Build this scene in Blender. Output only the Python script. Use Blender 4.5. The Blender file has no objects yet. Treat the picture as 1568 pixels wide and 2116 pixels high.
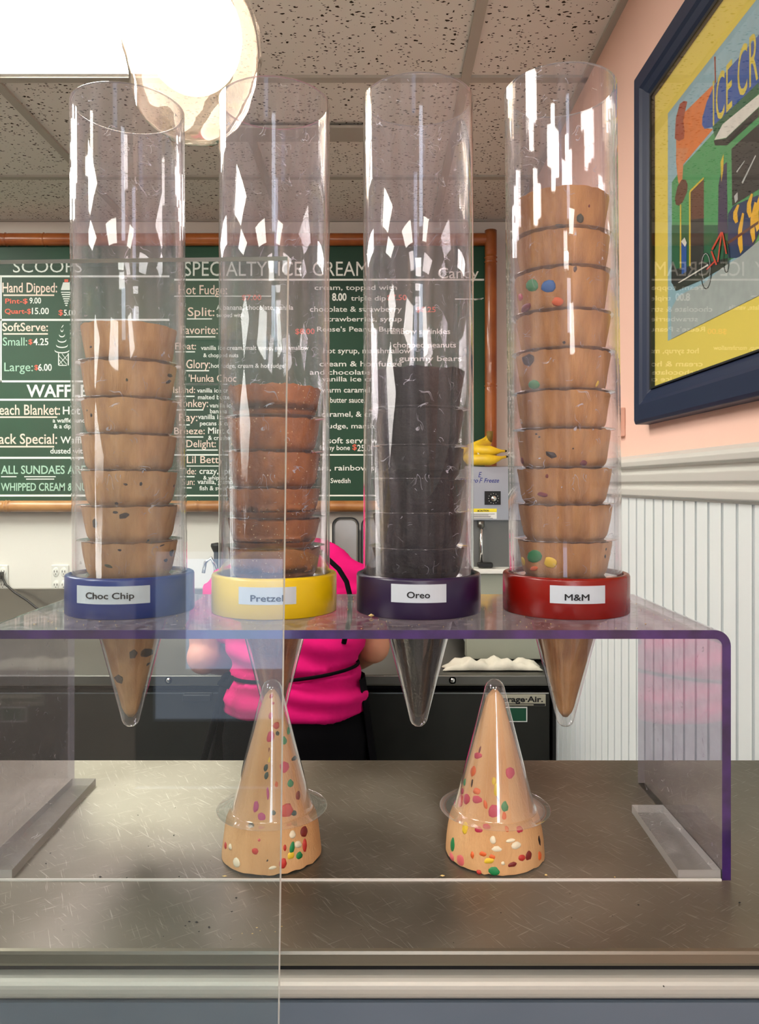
import bpy, bmesh, math, random
from mathutils import Vector, Matrix, noise
random.seed(7)
C = bpy.context.scene.collection
SC = bpy.context.scene
PI = math.pi
F = 1582.0            # focal length in pixels of the 1568 x 2116 frame
HX, HY = 784.0, 1000.0
ZC = 1.391            # eye height

# ------------------------------------------------------------------ camera
cd = bpy.data.cameras.new('camera'); cam = bpy.data.objects.new('camera', cd); C.objects.link(cam)
cam.location = (0, 0, ZC); cam.rotation_euler = (PI / 2, 0, 0)
cd.sensor_fit = 'VERTICAL'; cd.sensor_height = 24; cd.sensor_width = 18
cd.lens = F / 2116 * 24; cd.shift_y = -(1058 - HY) / 2116; cd.clip_start = 0.01
SC.camera = cam
# ------------------------------------------------------------------ world, exposure, lights
w = bpy.data.worlds.new('world'); SC.world = w; w.use_nodes = True
w.node_tree.nodes['Background'].inputs[0].default_value = (.62, .72, .9, 1)
w.node_tree.nodes['Background'].inputs[1].default_value = 1.0
SC.view_settings.view_transform = 'Standard'; SC.view_settings.look = 'None'
SC.view_settings.exposure = 0.35; SC.view_settings.gamma = 1
SC.view_settings.use_curve_mapping = False
SC.cycles.use_denoising = True
SC.cycles.max_bounces = 10; SC.cycles.transparent_max_bounces = 48
SC.cycles.diffuse_bounces = 4; SC.cycles.glossy_bounces = 5
SC.cycles.sample_clamp_indirect = 6; SC.cycles.caustics_reflective = False; SC.cycles.caustics_refractive = False

PANEL_POWER = 17.0      # emission of the seen and the added ceiling panels
BULB_POWER = 5.5


def area(name, loc, rot, sx, sy, power, col):
    l = bpy.data.lights.new(name, 'AREA'); l.shape = 'RECTANGLE'; l.size = sx; l.size_y = sy
    l.energy = power; l.color = col
    o = bpy.data.objects.new(name, l); o.location = loc; o.rotation_euler = rot; C.objects.link(o)
    return o


# unseen door light shaped for the pane's blue reflection; window light added as fill
area('door_daylight', (-0.66, -2.585, .80), (PI / 2, 0, 0), .44, .50, 1.3, (.50, .66, 1.0))
area('window_fill', (1.1 - 1.9 + 1.0, -2.585, 1.55), (PI / 2, 0, 0), .42, 1.1, 12, (.80, .88, 1.0))


# ------------------------------------------------------------------ materials
def lin(c):
    return tuple(((x / 255) / 12.92 if x / 255 <= .04045 else (((x / 255) + .055) / 1.055) ** 2.4) for x in c)


MATS = {}


def mat(name, rgb=(200, 200, 200), rough=.5, metal=0, var=0.0, scale=20, stretch=(1, 1, 1), bump=0.0, bscale=None,
        spec=.5, rgb2=None, coat=0, trans=0, emit=None, estr=0, alpha=1, detail=4, rvar=0, sss=0):
    m = bpy.data.materials.new(name); m.use_nodes = True; MATS[name] = m
    nt = m.node_tree; b = nt.nodes['Principled BSDF']
    c = lin(rgb) + (1,)
    b.inputs['Base Color'].default_value = c; b.inputs['Roughness'].default_value = rough
    b.inputs['Metallic'].default_value = metal
    b.inputs['Specular IOR Level'].default_value = spec
    b.inputs['Coat Weight'].default_value = coat
    b.inputs['Transmission Weight'].default_value = trans
    if sss:
        b.inputs['Subsurface Weight'].default_value = sss; b.inputs['Subsurface Scale'].default_value = .01
    if emit:
        b.inputs['Emission Color'].default_value = lin(emit) + (1,); b.inputs['Emission Strength'].default_value = estr
    if var or bump or rvar:
        tc = nt.nodes.new('ShaderNodeTexCoord'); mp = nt.nodes.new('ShaderNodeMapping')
        mp.inputs['Scale'].default_value = stretch
        nt.links.new(tc.outputs['Object'], mp.inputs['Vector'])
        n = nt.nodes.new('ShaderNodeTexNoise'); n.inputs['Scale'].default_value = scale
        n.inputs['Detail'].default_value = detail
        nt.links.new(mp.outputs[0], n.inputs['Vector'])
        if var:
            r = nt.nodes.new('ShaderNodeValToRGB')
            c2 = lin(rgb2) if rgb2 else tuple(x * (1 - var) for x in c[:3])
            r.color_ramp.elements[0].position = .35; r.color_ramp.elements[1].position = .65
            r.color_ramp.elements[0].color = tuple(c2) + (1,); r.color_ramp.elements[1].color = c
            nt.links.new(n.outputs['Fac'], r.inputs['Fac']); nt.links.new(r.outputs['Color'], b.inputs['Base Color'])
        if rvar:
            mr = nt.nodes.new('ShaderNodeMapRange'); mr.inputs[3].default_value = rough - rvar; mr.inputs[4].default_value = rough + rvar
            mr.inputs[1].default_value = .3; mr.inputs[2].default_value = .7
            nt.links.new(n.outputs['Fac'], mr.inputs[0]); nt.links.new(mr.outputs[0], b.inputs['Roughness'])
        if bump:
            n2 = n
            if bscale:
                n2 = nt.nodes.new('ShaderNodeTexNoise'); n2.inputs['Scale'].default_value = bscale
                n2.inputs['Detail'].default_value = 5
                nt.links.new(mp.outputs[0], n2.inputs['Vector'])
            bp = nt.nodes.new('ShaderNodeBump'); bp.inputs['Strength'].default_value = bump
            bp.inputs['Distance'].default_value = .002
            nt.links.new(n2.outputs['Fac'], bp.inputs['Height']); nt.links.new(bp.outputs[0], b.inputs['Normal'])
    return m


def clear(name, tint=(250, 250, 250), ior=1.45, haze=.05, hazecol=(225, 225, 232), rough=.03, scratch=0.0, sscale=60,
          stretch=(1, 1, .08), translucent=False, gain=1.0, edge=0.0):
    """Thin clear plastic or glass: Fresnel reflection over a tinted see-through surface with a haze of wear and dust, strengthened at the edges to paint their gleam."""
    m = bpy.data.materials.new(name); m.use_nodes = True; MATS[name] = m
    nt = m.node_tree; nt.nodes.clear(); N = nt.nodes.new; L = nt.links.new
    out = N('ShaderNodeOutputMaterial'); tr = N('ShaderNodeBsdfTransparent'); gl = N('ShaderNodeBsdfGlossy')
    tr.inputs[0].default_value = lin(tint) + (1,); gl.inputs['Roughness'].default_value = rough
    gl.inputs[0].default_value = (1, 1, 1, 1)
    df = N('ShaderNodeBsdfTranslucent' if translucent else 'ShaderNodeBsdfDiffuse'); df.inputs[0].default_value = lin(hazecol) + (1,)
    fr = N('ShaderNodeFresnel'); ge = N('ShaderNodeNewGeometry'); im = N('ShaderNodeMapRange')   # a thin wall reflects alike from both sides
    im.inputs[3].default_value = ior; im.inputs[4].default_value = 1 / ior
    L(ge.outputs['Backfacing'], im.inputs[0]); L(im.outputs[0], fr.inputs[0])
    m1 = N('ShaderNodeMixShader'); m2 = N('ShaderNodeMixShader')
    if gain != 1:
        g = N('ShaderNodeMath'); g.operation = 'MULTIPLY'; g.use_clamp = True; g.inputs[1].default_value = gain
        L(fr.outputs[0], g.inputs[0]); L(g.outputs[0], m2.inputs[0])
    else:
        L(fr.outputs[0], m2.inputs[0])
    lw = N('ShaderNodeLayerWeight'); lw.inputs[0].default_value = .5      # dust haze boosted at the edge, painting in the bright edge bands
    pw = N('ShaderNodeMath'); pw.operation = 'POWER'; pw.inputs[1].default_value = 3; L(lw.outputs['Facing'], pw.inputs[0])
    vh = N('ShaderNodeMath'); vh.operation = 'MULTIPLY_ADD'; vh.inputs[1].default_value = haze * edge; vh.inputs[2].default_value = haze
    L(pw.outputs[0], vh.inputs[0]); L(vh.outputs[0], m1.inputs[0])
    if scratch:
        tc = N('ShaderNodeTexCoord'); mp = N('ShaderNodeMapping'); mp.inputs['Scale'].default_value = stretch
        L(tc.outputs['Object'], mp.inputs[0])
        n1 = N('ShaderNodeTexNoise'); n1.inputs['Scale'].default_value = sscale; n1.inputs['Detail'].default_value = 6
        L(mp.outputs[0], n1.inputs['Vector'])
        r1 = N('ShaderNodeMapRange'); r1.inputs[1].default_value = .45; r1.inputs[2].default_value = .8
        r1.inputs[3].default_value = 0; r1.inputs[4].default_value = scratch
        L(n1.outputs[0], r1.inputs[0])
        # fine scratches: thin bands of a second, warped noise
        n3 = N('ShaderNodeTexNoise'); n3.inputs['Scale'].default_value = 55; n3.inputs['Distortion'].default_value = 1.2
        n3.inputs['Detail'].default_value = 0
        L(tc.outputs['Object'], n3.inputs['Vector'])
        ab = N('ShaderNodeMath'); ab.operation = 'COMPARE'; ab.inputs[1].default_value = .5; ab.inputs[2].default_value = .006
        L(n3.outputs[0], ab.inputs[0])
        n4 = N('ShaderNodeTexNoise'); n4.inputs['Scale'].default_value = 70
        L(tc.outputs['Object'], n4.inputs['Vector'])
        gt = N('ShaderNodeMath'); gt.operation = 'GREATER_THAN'; gt.inputs[1].default_value = .60
        L(n4.outputs[0], gt.inputs[0])
        mu = N('ShaderNodeMath'); mu.operation = 'MULTIPLY'; L(ab.outputs[0], mu.inputs[0]); L(gt.outputs[0], mu.inputs[1])
        mu2 = N('ShaderNodeMath'); mu2.operation = 'MULTIPLY'; mu2.inputs[1].default_value = .55; L(mu.outputs[0], mu2.inputs[0])
        a1 = N('ShaderNodeMath'); a1.operation = 'ADD'; L(r1.outputs[0], a1.inputs[0]); L(mu2.outputs[0], a1.inputs[1])
        a2 = N('ShaderNodeMath'); a2.operation = 'ADD'; a2.use_clamp = True; L(vh.outputs[0], a2.inputs[1])
        L(a1.outputs[0], a2.inputs[0]); L(a2.outputs[0], m1.inputs[0])
    L(tr.outputs[0], m1.inputs[1]); L(df.outputs[0], m1.inputs[2])
    L(m1.outputs[0], m2.inputs[1]); L(gl.outputs[0], m2.inputs[2]); L(m2.outputs[0], out.inputs[0])
    return m


mat('peach_paint', (236, 196, 180), .75, bump=.15, scale=220, spec=.2)
mat('cream_paint', (238, 233, 224), .7, bump=.1, scale=200, spec=.25)
mat('bead_paint', (224, 231, 232), .45, var=.04, scale=6)
mat('rail_paint', (206, 206, 200), .4)
mat('grid_paint', (182, 178, 168), .6)
mat('floor_tile_dark', (128, 126, 118), .5, var=.2, scale=4)
mat('plain_wall', (176, 166, 154), .8)
mat('board_green', (16, 76, 48), .6, var=.35, scale=1.6, rgb2=(7, 52, 32), bump=.05)
mat('bamboo', (176, 100, 44), .35, var=.4, scale=9, rgb2=(140, 70, 26), coat=.4)
mat('bamboo_pale', (196, 140, 82), .4, var=.3, scale=9, rgb2=(160, 102, 50), coat=.3)
mat('chalk_white', (240, 244, 236), .9)
mat('chalk_pink', (246, 220, 204), .9)
mat('chalk_red', (236, 110, 90), .9)
mat('chalk_pale_green', (176, 214, 190), .9)
mat('ledge_satin', (176, 174, 166), .5, .3)
mat('steel', (176, 172, 164), .3, 1, var=.12, scale=5, rvar=.06)
mat('steel_edge', (140, 134, 120), .38, 1)
mat('steel_dull', (132, 130, 124), .42, 1, var=.2, scale=4, rvar=.06)
mat('steel_dark', (66, 66, 63), .45, .85, var=.3, scale=3)
mat('steel_bright', (214, 214, 210), .25, 1)
mat('chrome', (230, 230, 230), .12, 1)
mat('gap_black', (8, 8, 8), .8)
mat('rubber_black', (14, 14, 15), .45)
mat('panel_bluegrey', (92, 104, 118), .35, var=.12, scale=3)
mat('collar_blue', (2, 44, 120), .28, var=.3, scale=6, spec=.5)
mat('collar_yellow', (226, 190, 8), .3, var=.08, scale=6)
mat('collar_purple', (38, 22, 58), .3, var=.3, scale=6)
mat('collar_red', (132, 14, 4), .26, var=.2, scale=8)
mat('sticker', (192, 200, 208), .45, var=.05, scale=50)
mat('ink', (8, 8, 12), .6)
mat('ink_navy', (30, 46, 130), .5)
mat('wafer_plain', (212, 166, 112), .8, var=.2, scale=34, rgb2=(172, 122, 74), stretch=(2.2, 2.2, .5), bump=.35, bscale=420, spec=.3)
mat('wafer_mm', (194, 145, 90), .8, var=.2, scale=34, rgb2=(156, 106, 60), stretch=(2.2, 2.2, .5), bump=.35, bscale=420, spec=.3)
mat('wafer_pretzel', (188, 114, 52), .5, var=.4, scale=26, rgb2=(112, 56, 22), bump=.5, bscale=300, coat=.25)
mat('wafer_black', (9, 7, 6), .5, spec=.3, var=.3, scale=30, bump=.5, bscale=350)
mat('wafer_confetti', (216, 170, 120), .75, var=.15, scale=16, rgb2=(192, 142, 92), stretch=(1.6, 1.6, .4), bump=.35, bscale=380, spec=.3)
for n_, c_ in dict(green=(22, 130, 70), dark_green=(14, 52, 40), blue=(30, 100, 165), orange=(226, 100, 40), yellow=(234, 196, 50),
                   maroon=(120, 28, 44), dark_brown=(40, 22, 16), crimson=(196, 44, 78), magenta=(186, 60, 120), red=(196, 54, 44),
                   cream=(240, 226, 196), dark_red=(120, 30, 24), chocolate=(44, 30, 22), olive=(60, 66, 24), rose=(214, 100, 100)).items():
    mat('candy_' + n_, c_, .4, var=.2, scale=300, bump=.2, bscale=900)
mat('salt', (236, 200, 150), .4)
mat('crumb_brown', (120, 70, 34), .8)
mat('crumb_pale', (226, 196, 130), .8)
mat('crumb_dark', (24, 20, 18), .8)
mat('frame_navy', (16, 32, 62), .5, spec=.4)
mat('frame_inner', (6, 8, 14), .5)
mat('mat_board_yellow', (236, 214, 92), .8)
mat('shirt_pink', (206, 14, 106), .85, var=.12, scale=14, bump=.2, bscale=60, spec=.15)
mat('cloth_black', (9, 8, 12), .9, var=.2, scale=12, spec=.08)
mat('skin', (206, 140, 110), .55, var=.1, scale=14, sss=.1)
mat('hair_brown', (52, 34, 24), .6, var=.3, scale=40, stretch=(1, 1, .2))
mat('banana_yellow', (236, 200, 30), .5, var=.25, scale=20, rgb2=(206, 170, 40))
mat('banana_stem', (116, 96, 36), .7)
mat('banana_tip', (40, 32, 16), .8)
mat('machine_grey', (158, 160, 166), .35, .5, var=.05, scale=5)
mat('machine_recess', (112, 112, 108), .4, .6, var=.1, scale=5)
mat('machine_base', (164, 166, 150), .45, .3)
mat('caution_yellow', (246, 226, 40), .5)
mat('paper_white', (238, 238, 234), .6)
mat('paper_blue', (40, 90, 170), .5)
mat('plate_white', (236, 234, 226), .4)
mat('towel_white', (232, 226, 208), .95, var=.05, scale=30, bump=.4, bscale=150)
mat('badge_silver', (196, 190, 170), .35, .6)
mat('badge_green', (10, 74, 50), .5)
mat('tray_steel', (196, 198, 196), .35, .8, var=.1, scale=12)
mat('acrylic_purple_edge', (64, 34, 104), .18, var=.55, scale=30, rgb2=(40, 24, 66), coat=.6)
mat('acrylic_pale_edge', (218, 212, 206), .25, coat=.3)
mat('glass_edge', (246, 255, 252), .4)  # near-white colour stands in for light glowing out of the pane's edge
mat('lamp_bulb', (255, 250, 240), .5, emit=(255, 240, 214), estr=BULB_POWER)
mat('troffer_diffuser', (255, 255, 255), .5, emit=(255, 250, 240), estr=PANEL_POWER)
mat('brass', (150, 120, 70), .3, 1)
clear('tube_acrylic', (253, 252, 254), 1.42, .017, (206, 204, 214), .025, scratch=.08, sscale=90, gain=1.25, edge=14)
clear('rear_edge', (250, 250, 255), 1.5, .25, (216, 212, 226), .05)
clear('tube_rim', (250, 250, 250), 1.5, .45, (216, 212, 216), .05, gain=2)
clear('sleeve_plastic', (252, 252, 252), 1.5, .03, (235, 235, 235), .04, gain=2.0, edge=8)
clear('sheet_acrylic', (240, 236, 244), 1.45, .03, (196, 190, 198), .04, scratch=.12, sscale=40, stretch=(1, 1, 1))
clear('sheet_acrylic_top', (226, 218, 230), 1.45, .12, (196, 188, 196), .06, scratch=.45, sscale=130, stretch=(1, 1, 1))
clear('foot_acrylic', (246, 244, 242), 1.45, .14, (220, 216, 212), .05, scratch=.15, sscale=40, stretch=(1, 1, 1))
clear('guard_glass', (246, 250, 250), 1.5, .006, (220, 228, 235), .0, gain=1.1)
clear('picture_glass', (252, 252, 252), 1.35, .0, (220, 228, 235), .01)
clear('lamp_glass', (255, 248, 240), 1.6, .06, (255, 232, 216), .03, translucent=True, gain=2.2, edge=6)


def ceiling_tile_mat():
    m = mat('mineral_tile', (234, 232, 224), .9, spec=.1)
    nt = m.node_tree; b = nt.nodes['Principled BSDF']; N = nt.nodes.new; L = nt.links.new
    tc = N('ShaderNodeTexCoord')
    mp = N('ShaderNodeMapping'); mp.inputs['Scale'].default_value = (1, 1.5, 1); L(tc.outputs['Object'], mp.inputs[0])
    dn = N('ShaderNodeTexNoise'); dn.inputs['Scale'].default_value = 60
    L(mp.outputs[0], dn.inputs['Vector'])
    mx = N('ShaderNodeMixRGB'); mx.inputs[0].default_value = .02
    L(mp.outputs[0], mx.inputs[1]); L(dn.outputs['Color'], mx.inputs[2])
    v = N('ShaderNodeTexVoronoi'); v.inputs['Scale'].default_value = 95; L(mx.outputs[0], v.inputs['Vector'])
    # each cell's own random number picks its pit size
    sep = N('ShaderNodeSeparateColor'); L(v.outputs['Color'], sep.inputs[0])
    mr = N('ShaderNodeMapRange'); mr.inputs[1].default_value = .25; mr.inputs[2].default_value = 1; mr.inputs[3].default_value = 0; mr.inputs[4].default_value = .42
    L(sep.outputs[0], mr.inputs[0])
    lt = N('ShaderNodeMath'); lt.operation = 'LESS_THAN'; L(v.outputs['Distance'], lt.inputs[0]); L(mr.outputs[0], lt.inputs[1])
    cm = N('ShaderNodeMixRGB'); cm.inputs[1].default_value = lin((234, 232, 224)) + (1,); cm.inputs[2].default_value = lin((62, 54, 44)) + (1,)
    L(lt.outputs[0], cm.inputs[0]); L(cm.outputs[0], b.inputs['Base Color'])
    bp = N('ShaderNodeBump'); bp.inputs['Strength'].default_value = .5; bp.inputs['Distance'].default_value = .002; bp.invert = True
    L(lt.outputs[0], bp.inputs['Height']); L(bp.outputs[0], b.inputs['Normal'])


ceiling_tile_mat()


def counter_mat():
    m = mat('counter_steel', (150, 142, 130), .28, 1)
    nt = m.node_tree; b = nt.nodes['Principled BSDF']; N = nt.nodes.new; L = nt.links.new
    tc = N('ShaderNodeTexCoord')
    n1 = N('ShaderNodeTexNoise'); n1.inputs['Scale'].default_value = 5; n1.inputs['Detail'].default_value = 6; L(tc.outputs['Object'], n1.inputs['Vector'])
    r = N('ShaderNodeValToRGB'); r.color_ramp.elements[0].color = lin((112, 104, 90)) + (1,); r.color_ramp.elements[1].color = lin((150, 143, 130)) + (1,)
    r.color_ramp.elements[0].position = .3; r.color_ramp.elements[1].position = .7
    L(n1.outputs[0], r.inputs[0])
    # scratches: short light strokes in two directions
    last = r.outputs[0]
    for k, (ang, sc) in enumerate(((.75, (14, 300, 1)), (-.6, (18, 340, 1)), (1.1, (12, 420, 1)))):
        mp = N('ShaderNodeMapping'); mp.inputs['Scale'].default_value = sc; mp.inputs['Rotation'].default_value = (0, 0, ang)
        mp.vector_type = 'POINT'
        rt = N('ShaderNodeVectorRotate'); rt.rotation_type = 'Z_AXIS'; rt.inputs['Angle'].default_value = ang
        L(tc.outputs['Object'], rt.inputs[0])
        mp.inputs['Rotation'].default_value = (0, 0, 0); L(rt.outputs[0], mp.inputs[0])
        n = N('ShaderNodeTexNoise'); n.inputs['Scale'].default_value = 2.5; n.inputs['Detail'].default_value = 2; L(mp.outputs[0], n.inputs['Vector'])
        g = N('ShaderNodeMapRange'); g.inputs[1].default_value = .66; g.inputs[2].default_value = .73; L(n.outputs[0], g.inputs[0])
        g.inputs[4].default_value = .32
        mx = N('ShaderNodeMixRGB'); mx.inputs[2].default_value = lin((226, 220, 205)) + (1,)
        L(g.outputs[0], mx.inputs[0]); L(last, mx.inputs[1]); last = mx.outputs[0]
    L(last, b.inputs['Base Color'])
    b.inputs['Anisotropic'].default_value = .88
    tg = N('ShaderNodeCombineXYZ'); tg.inputs[1].default_value = 1; L(tg.outputs[0], b.inputs['Tangent'])   # brushed along the counter
    mr = N('ShaderNodeMapRange'); mr.inputs[1].default_value = .3; mr.inputs[2].default_value = .7; mr.inputs[3].default_value = .34; mr.inputs[4].default_value = .46
    L(n1.outputs[0], mr.inputs[0]); L(mr.outputs[0], b.inputs['Roughness'])
    mp = N('ShaderNodeMapping'); mp.inputs['Scale'].default_value = (12, 90, 1); L(tc.outputs['Object'], mp.inputs[0])
    nb = N('ShaderNodeTexNoise'); nb.inputs['Scale'].default_value = 3; nb.inputs['Detail'].default_value = 4; L(mp.outputs[0], nb.inputs['Vector'])
    bp = N('ShaderNodeBump'); bp.inputs['Strength'].default_value = .12; bp.inputs['Distance'].default_value = .001
    L(nb.outputs[0], bp.inputs['Height']); L(bp.outputs[0], b.inputs['Normal'])


counter_mat()


# ------------------------------------------------------------------ helpers
def at(x, y, d):
    """the point at distance d along the view axis seen at pixel (x, y)"""
    return Vector(((x - HX) * d / F, d, ZC - (y - HY) * d / F))


def tag(o, label=None, cat=None, group=None, kind=None):
    if label: o['label'] = label
    if cat: o['category'] = cat
    if group: o['group'] = group
    if kind: o['kind'] = kind
    return o


def thing(name, label, cat, loc=(0, 0, 0), group=None, rot=None):
    o = bpy.data.objects.new(name, None); C.objects.link(o); o.location = loc
    o.empty_display_size = .02
    if rot: o.rotation_euler = rot
    return tag(o, label, cat, group)


class MB:
    def __init__(s): s.v = []; s.f = []; s.m = []; s.mi = 0; s.sm = []; s.smooth = False
    def add(s, vs, fs):
        k = len(s.v); s.v += [tuple(v) for v in vs]
        for f in fs:
            s.f.append(tuple(i + k for i in f)); s.m.append(s.mi); s.sm.append(s.smooth)
        return s
    def box(s, x0, x1, y0, y1, z0, z1):
        return s.add([(x0, y0, z0), (x1, y0, z0), (x1, y1, z0), (x0, y1, z0), (x0, y0, z1), (x1, y0, z1), (x1, y1, z1), (x0, y1, z1)],
                     [(0, 3, 2, 1), (4, 5, 6, 7), (0, 1, 5, 4), (1, 2, 6, 5), (2, 3, 7, 6), (3, 0, 4, 7)])
    def lathe(s, prof, n=48, c=(0, 0, 0), fn=None, close=False):
        vs = []; N = len(prof)
        for i, (r, z) in enumerate(prof):
            for k in range(n):
                a = 2 * PI * k / n
                rr, zz = (fn(i, r, z, a) if fn else (r, z))
                vs.append((c[0] + rr * math.cos(a), c[1] + rr * math.sin(a), c[2] + zz))
        fs = []
        for i in range(N if close else N - 1):
            j = (i + 1) % N
            for k in range(n):
                l = (k + 1) % n
                fs.append((i * n + k, i * n + l, j * n + l, j * n + k))
        return s.add(vs, fs)
    def tube(s, pts, r, n=10, caps=True):
        pts = [Vector(p) for p in pts]; rs = r if isinstance(r, (list, tuple)) else [r] * len(pts)
        vs = []; up = Vector((0, 0, 1))
        t0 = (pts[1] - pts[0]).normalized()
        if abs(t0.dot(up)) > .95: up = Vector((1, 0, 0))
        nrm = (up - t0 * up.dot(t0)).normalized()
        for i, p in enumerate(pts):
            t = (pts[min(i + 1, len(pts) - 1)] - pts[max(i - 1, 0)]).normalized()
            nrm = (nrm - t * nrm.dot(t)).normalized(); bn = t.cross(nrm)
            for k in range(n):
                a = 2 * PI * k / n; vs.append(p + (nrm * math.cos(a) + bn * math.sin(a)) * rs[i])
        fs = []
        for i in range(len(pts) - 1):
            for k in range(n):
                l = (k + 1) % n; fs.append((i * n + k, i * n + l, (i + 1) * n + l, (i + 1) * n + k))
        if caps:
            fs.append(tuple(range(n - 1, -1, -1))); fs.append(tuple(range((len(pts) - 1) * n, len(pts) * n)))
        return s.add(vs, fs)
    def loft(s, secs, n=24):
        """secs: (centre, half-width vector, half-depth vector)"""
        vs = []
        for c, a, b in secs:
            c, a, b = Vector(c), Vector(a), Vector(b)
            for k in range(n):
                t = 2 * PI * k / n; vs.append(c + a * math.cos(t) + b * math.sin(t))
        fs = []
        for i in range(len(secs) - 1):
            for k in range(n):
                l = (k + 1) % n; fs.append((i * n + k, i * n + l, (i + 1) * n + l, (i + 1) * n + k))
        fs.append(tuple(range(n - 1, -1, -1))); fs.append(tuple(range((len(secs) - 1) * n, len(secs) * n)))
        return s.add(vs, fs)
    def ball(s, c, r, n=16, m=10):
        rx, ry, rz = r if isinstance(r, (tuple, list)) else (r, r, r)
        vs = [(c[0], c[1], c[2] - rz)]
        for i in range(1, m):
            ph = PI * i / m
            for k in range(n):
                a = 2 * PI * k / n
                vs.append((c[0] + rx * math.sin(ph) * math.cos(a), c[1] + ry * math.sin(ph) * math.sin(a), c[2] - rz * math.cos(ph)))
        vs.append((c[0], c[1], c[2] + rz)); fs = []
        for k in range(n): fs.append((0, 1 + (k + 1) % n, 1 + k))
        for i in range(m - 2):
            for k in range(n):
                l = (k + 1) % n; fs.append((1 + i * n + k, 1 + i * n + l, 1 + (i + 1) * n + l, 1 + (i + 1) * n + k))
        for k in range(n): fs.append((len(vs) - 1, 1 + (m - 2) * n + k, 1 + (m - 2) * n + (k + 1) % n))
        return s.add(vs, fs)
    def mesh(s, name, mats):
        me = bpy.data.meshes.new(name); me.from_pydata(s.v, [], s.f)
        for m in (mats if isinstance(mats, (list, tuple)) else [mats]): me.materials.append(MATS[m])
        me.polygons.foreach_set('material_index', s.m); me.polygons.foreach_set('use_smooth', s.sm)
        me.update(); return me
    def build(s, name, mats, parent=None, bevel=0, loc=None, auto=None, seg=2):
        o = bpy.data.objects.new(name, s.mesh(name, mats)); C.objects.link(o)
        if parent: o.parent = parent
        if loc is not None: o.location = loc
        if bevel:
            b = o.modifiers.new('bevel', 'BEVEL'); b.width = bevel; b.segments = seg; b.limit_method = 'ANGLE'; b.angle_limit = .6
        return o


def S():
    m = MB(); m.smooth = True; return m


def box(name, x0, x1, y0, y1, z0, z1, m, parent=None, bevel=0, origin=(0, 0, 0)):
    ox, oy, oz = origin
    return MB().box(x0 - ox, x1 - ox, y0 - oy, y1 - oy, z0 - oz, z1 - oz).build(name, m, parent, bevel)


def text_geo(txt, cap, width=None, bold=0.0, extr=.0004, shear=0, spacing=1):
    cu = bpy.data.curves.new('lettering', 'FONT'); cu.body = txt; cu.size = 1; cu.offset = bold; cu.extrude = 0.001
    cu.resolution_u = 3; cu.shear = shear; cu.space_character = spacing
    o = bpy.data.objects.new('lettering', cu); C.objects.link(o)
    dg = bpy.context.evaluated_depsgraph_get(); me = o.evaluated_get(dg).to_mesh()
    vs = [v.co.copy() for v in me.vertices]; fs = [tuple(p.vertices) for p in me.polygons]
    bpy.data.objects.remove(o); bpy.data.curves.remove(cu)
    if not vs: return [], []
    x0 = min(v.x for v in vs); x1 = max(v.x for v in vs)
    sy = cap / .70; sx = sy if width is None else width / max(x1 - x0, 1e-6)
    out = [((v.x - x0) * sx, v.y * sy, (extr if v.z > 0 else 0)) for v in vs]
    return out, fs


def blob_mesh(name, m):
    dark = 'choc' in name or 'brown' in name
    bm = bmesh.new(); bmesh.ops.create_icosphere(bm, subdivisions=1 if dark else 2, radius=1)
    for v in bm.verts: v.co *= 1 + (.6 if dark else .22) * noise.noise(v.co * 1.7 + Vector((len(name), 3, 1)))
    me = bpy.data.meshes.new(name); bm.to_mesh(me); bm.free()
    for p in me.polygons: p.use_smooth = not dark
    me.materials.append(MATS[m]); return me


BLOBS = {}


def blob(m):
    if m not in BLOBS: BLOBS[m] = blob_mesh('candy_' + m, m)
    return BLOBS[m]


# ------------------------------------------------------------------ the room
XW, YB, XL, YF = .514, 2.92, -2.6, -2.6
ZCEIL = ZC + 1.003


def struct(o, **k): o['kind'] = 'structure'; return o


struct(box('floor', XL, XW, YF, YB, -.05, 0, 'floor_tile_dark'))
struct(box('wall_back', XL, XW + .1, YB, YB + .1, 0, ZCEIL + .1, 'cream_paint'))
struct(box('wall_left', XL - .1, XL, YF, YB, 0, ZCEIL + .1, 'plain_wall'))
wr = struct(box('wall_right', XW, XW + .1, YF, YB, 0, ZCEIL + .1, 'peach_paint'))
# wall behind the photographer, with openings for the shop door and the added fill window
wf = MB()
wf.box(XL, -1.12, YF - .1, YF, 0, ZCEIL + .1).box(-1.12, -.32, YF - .1, YF, 2.05, ZCEIL + .1).box(-.32, -.05, YF - .1, YF, 0, ZCEIL + .1)
wf.box(-.05, .45, YF - .1, YF, 0, .9).box(-.05, .45, YF - .1, YF, 2.2, ZCEIL + .1).box(.45, XW, YF - .1, YF, 0, ZCEIL + .1)
struct(wf.build('wall_front', 'plain_wall'))
df_ = MB()
df_.box(-1.12, -1.04, YF - .06, YF - .02, 0, 2.05).box(-.40, -.32, YF - .06, YF - .02, 0, 2.05).box(-1.04, -.40, YF - .06, YF - .02, 0, .3)
df_.box(-1.04, -.40, YF - .06, YF - .02, 1.08, 2.05)
struct(df_.build('door_1', 'steel_dull'))
wf_ = MB()
wf_.box(-.05, 0, YF - .06, YF - .02, .9, 2.2).box(.42, .45, YF - .06, YF - .02, .9, 2.2).box(0, .42, YF - .06, YF - .02, .9, .96).box(0, .42, YF - .06, YF - .02, 2.14, 2.2)
struct(wf_.build('fill_window_1', 'steel_dull'))  # unseen frame made up round the added window light

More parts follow.
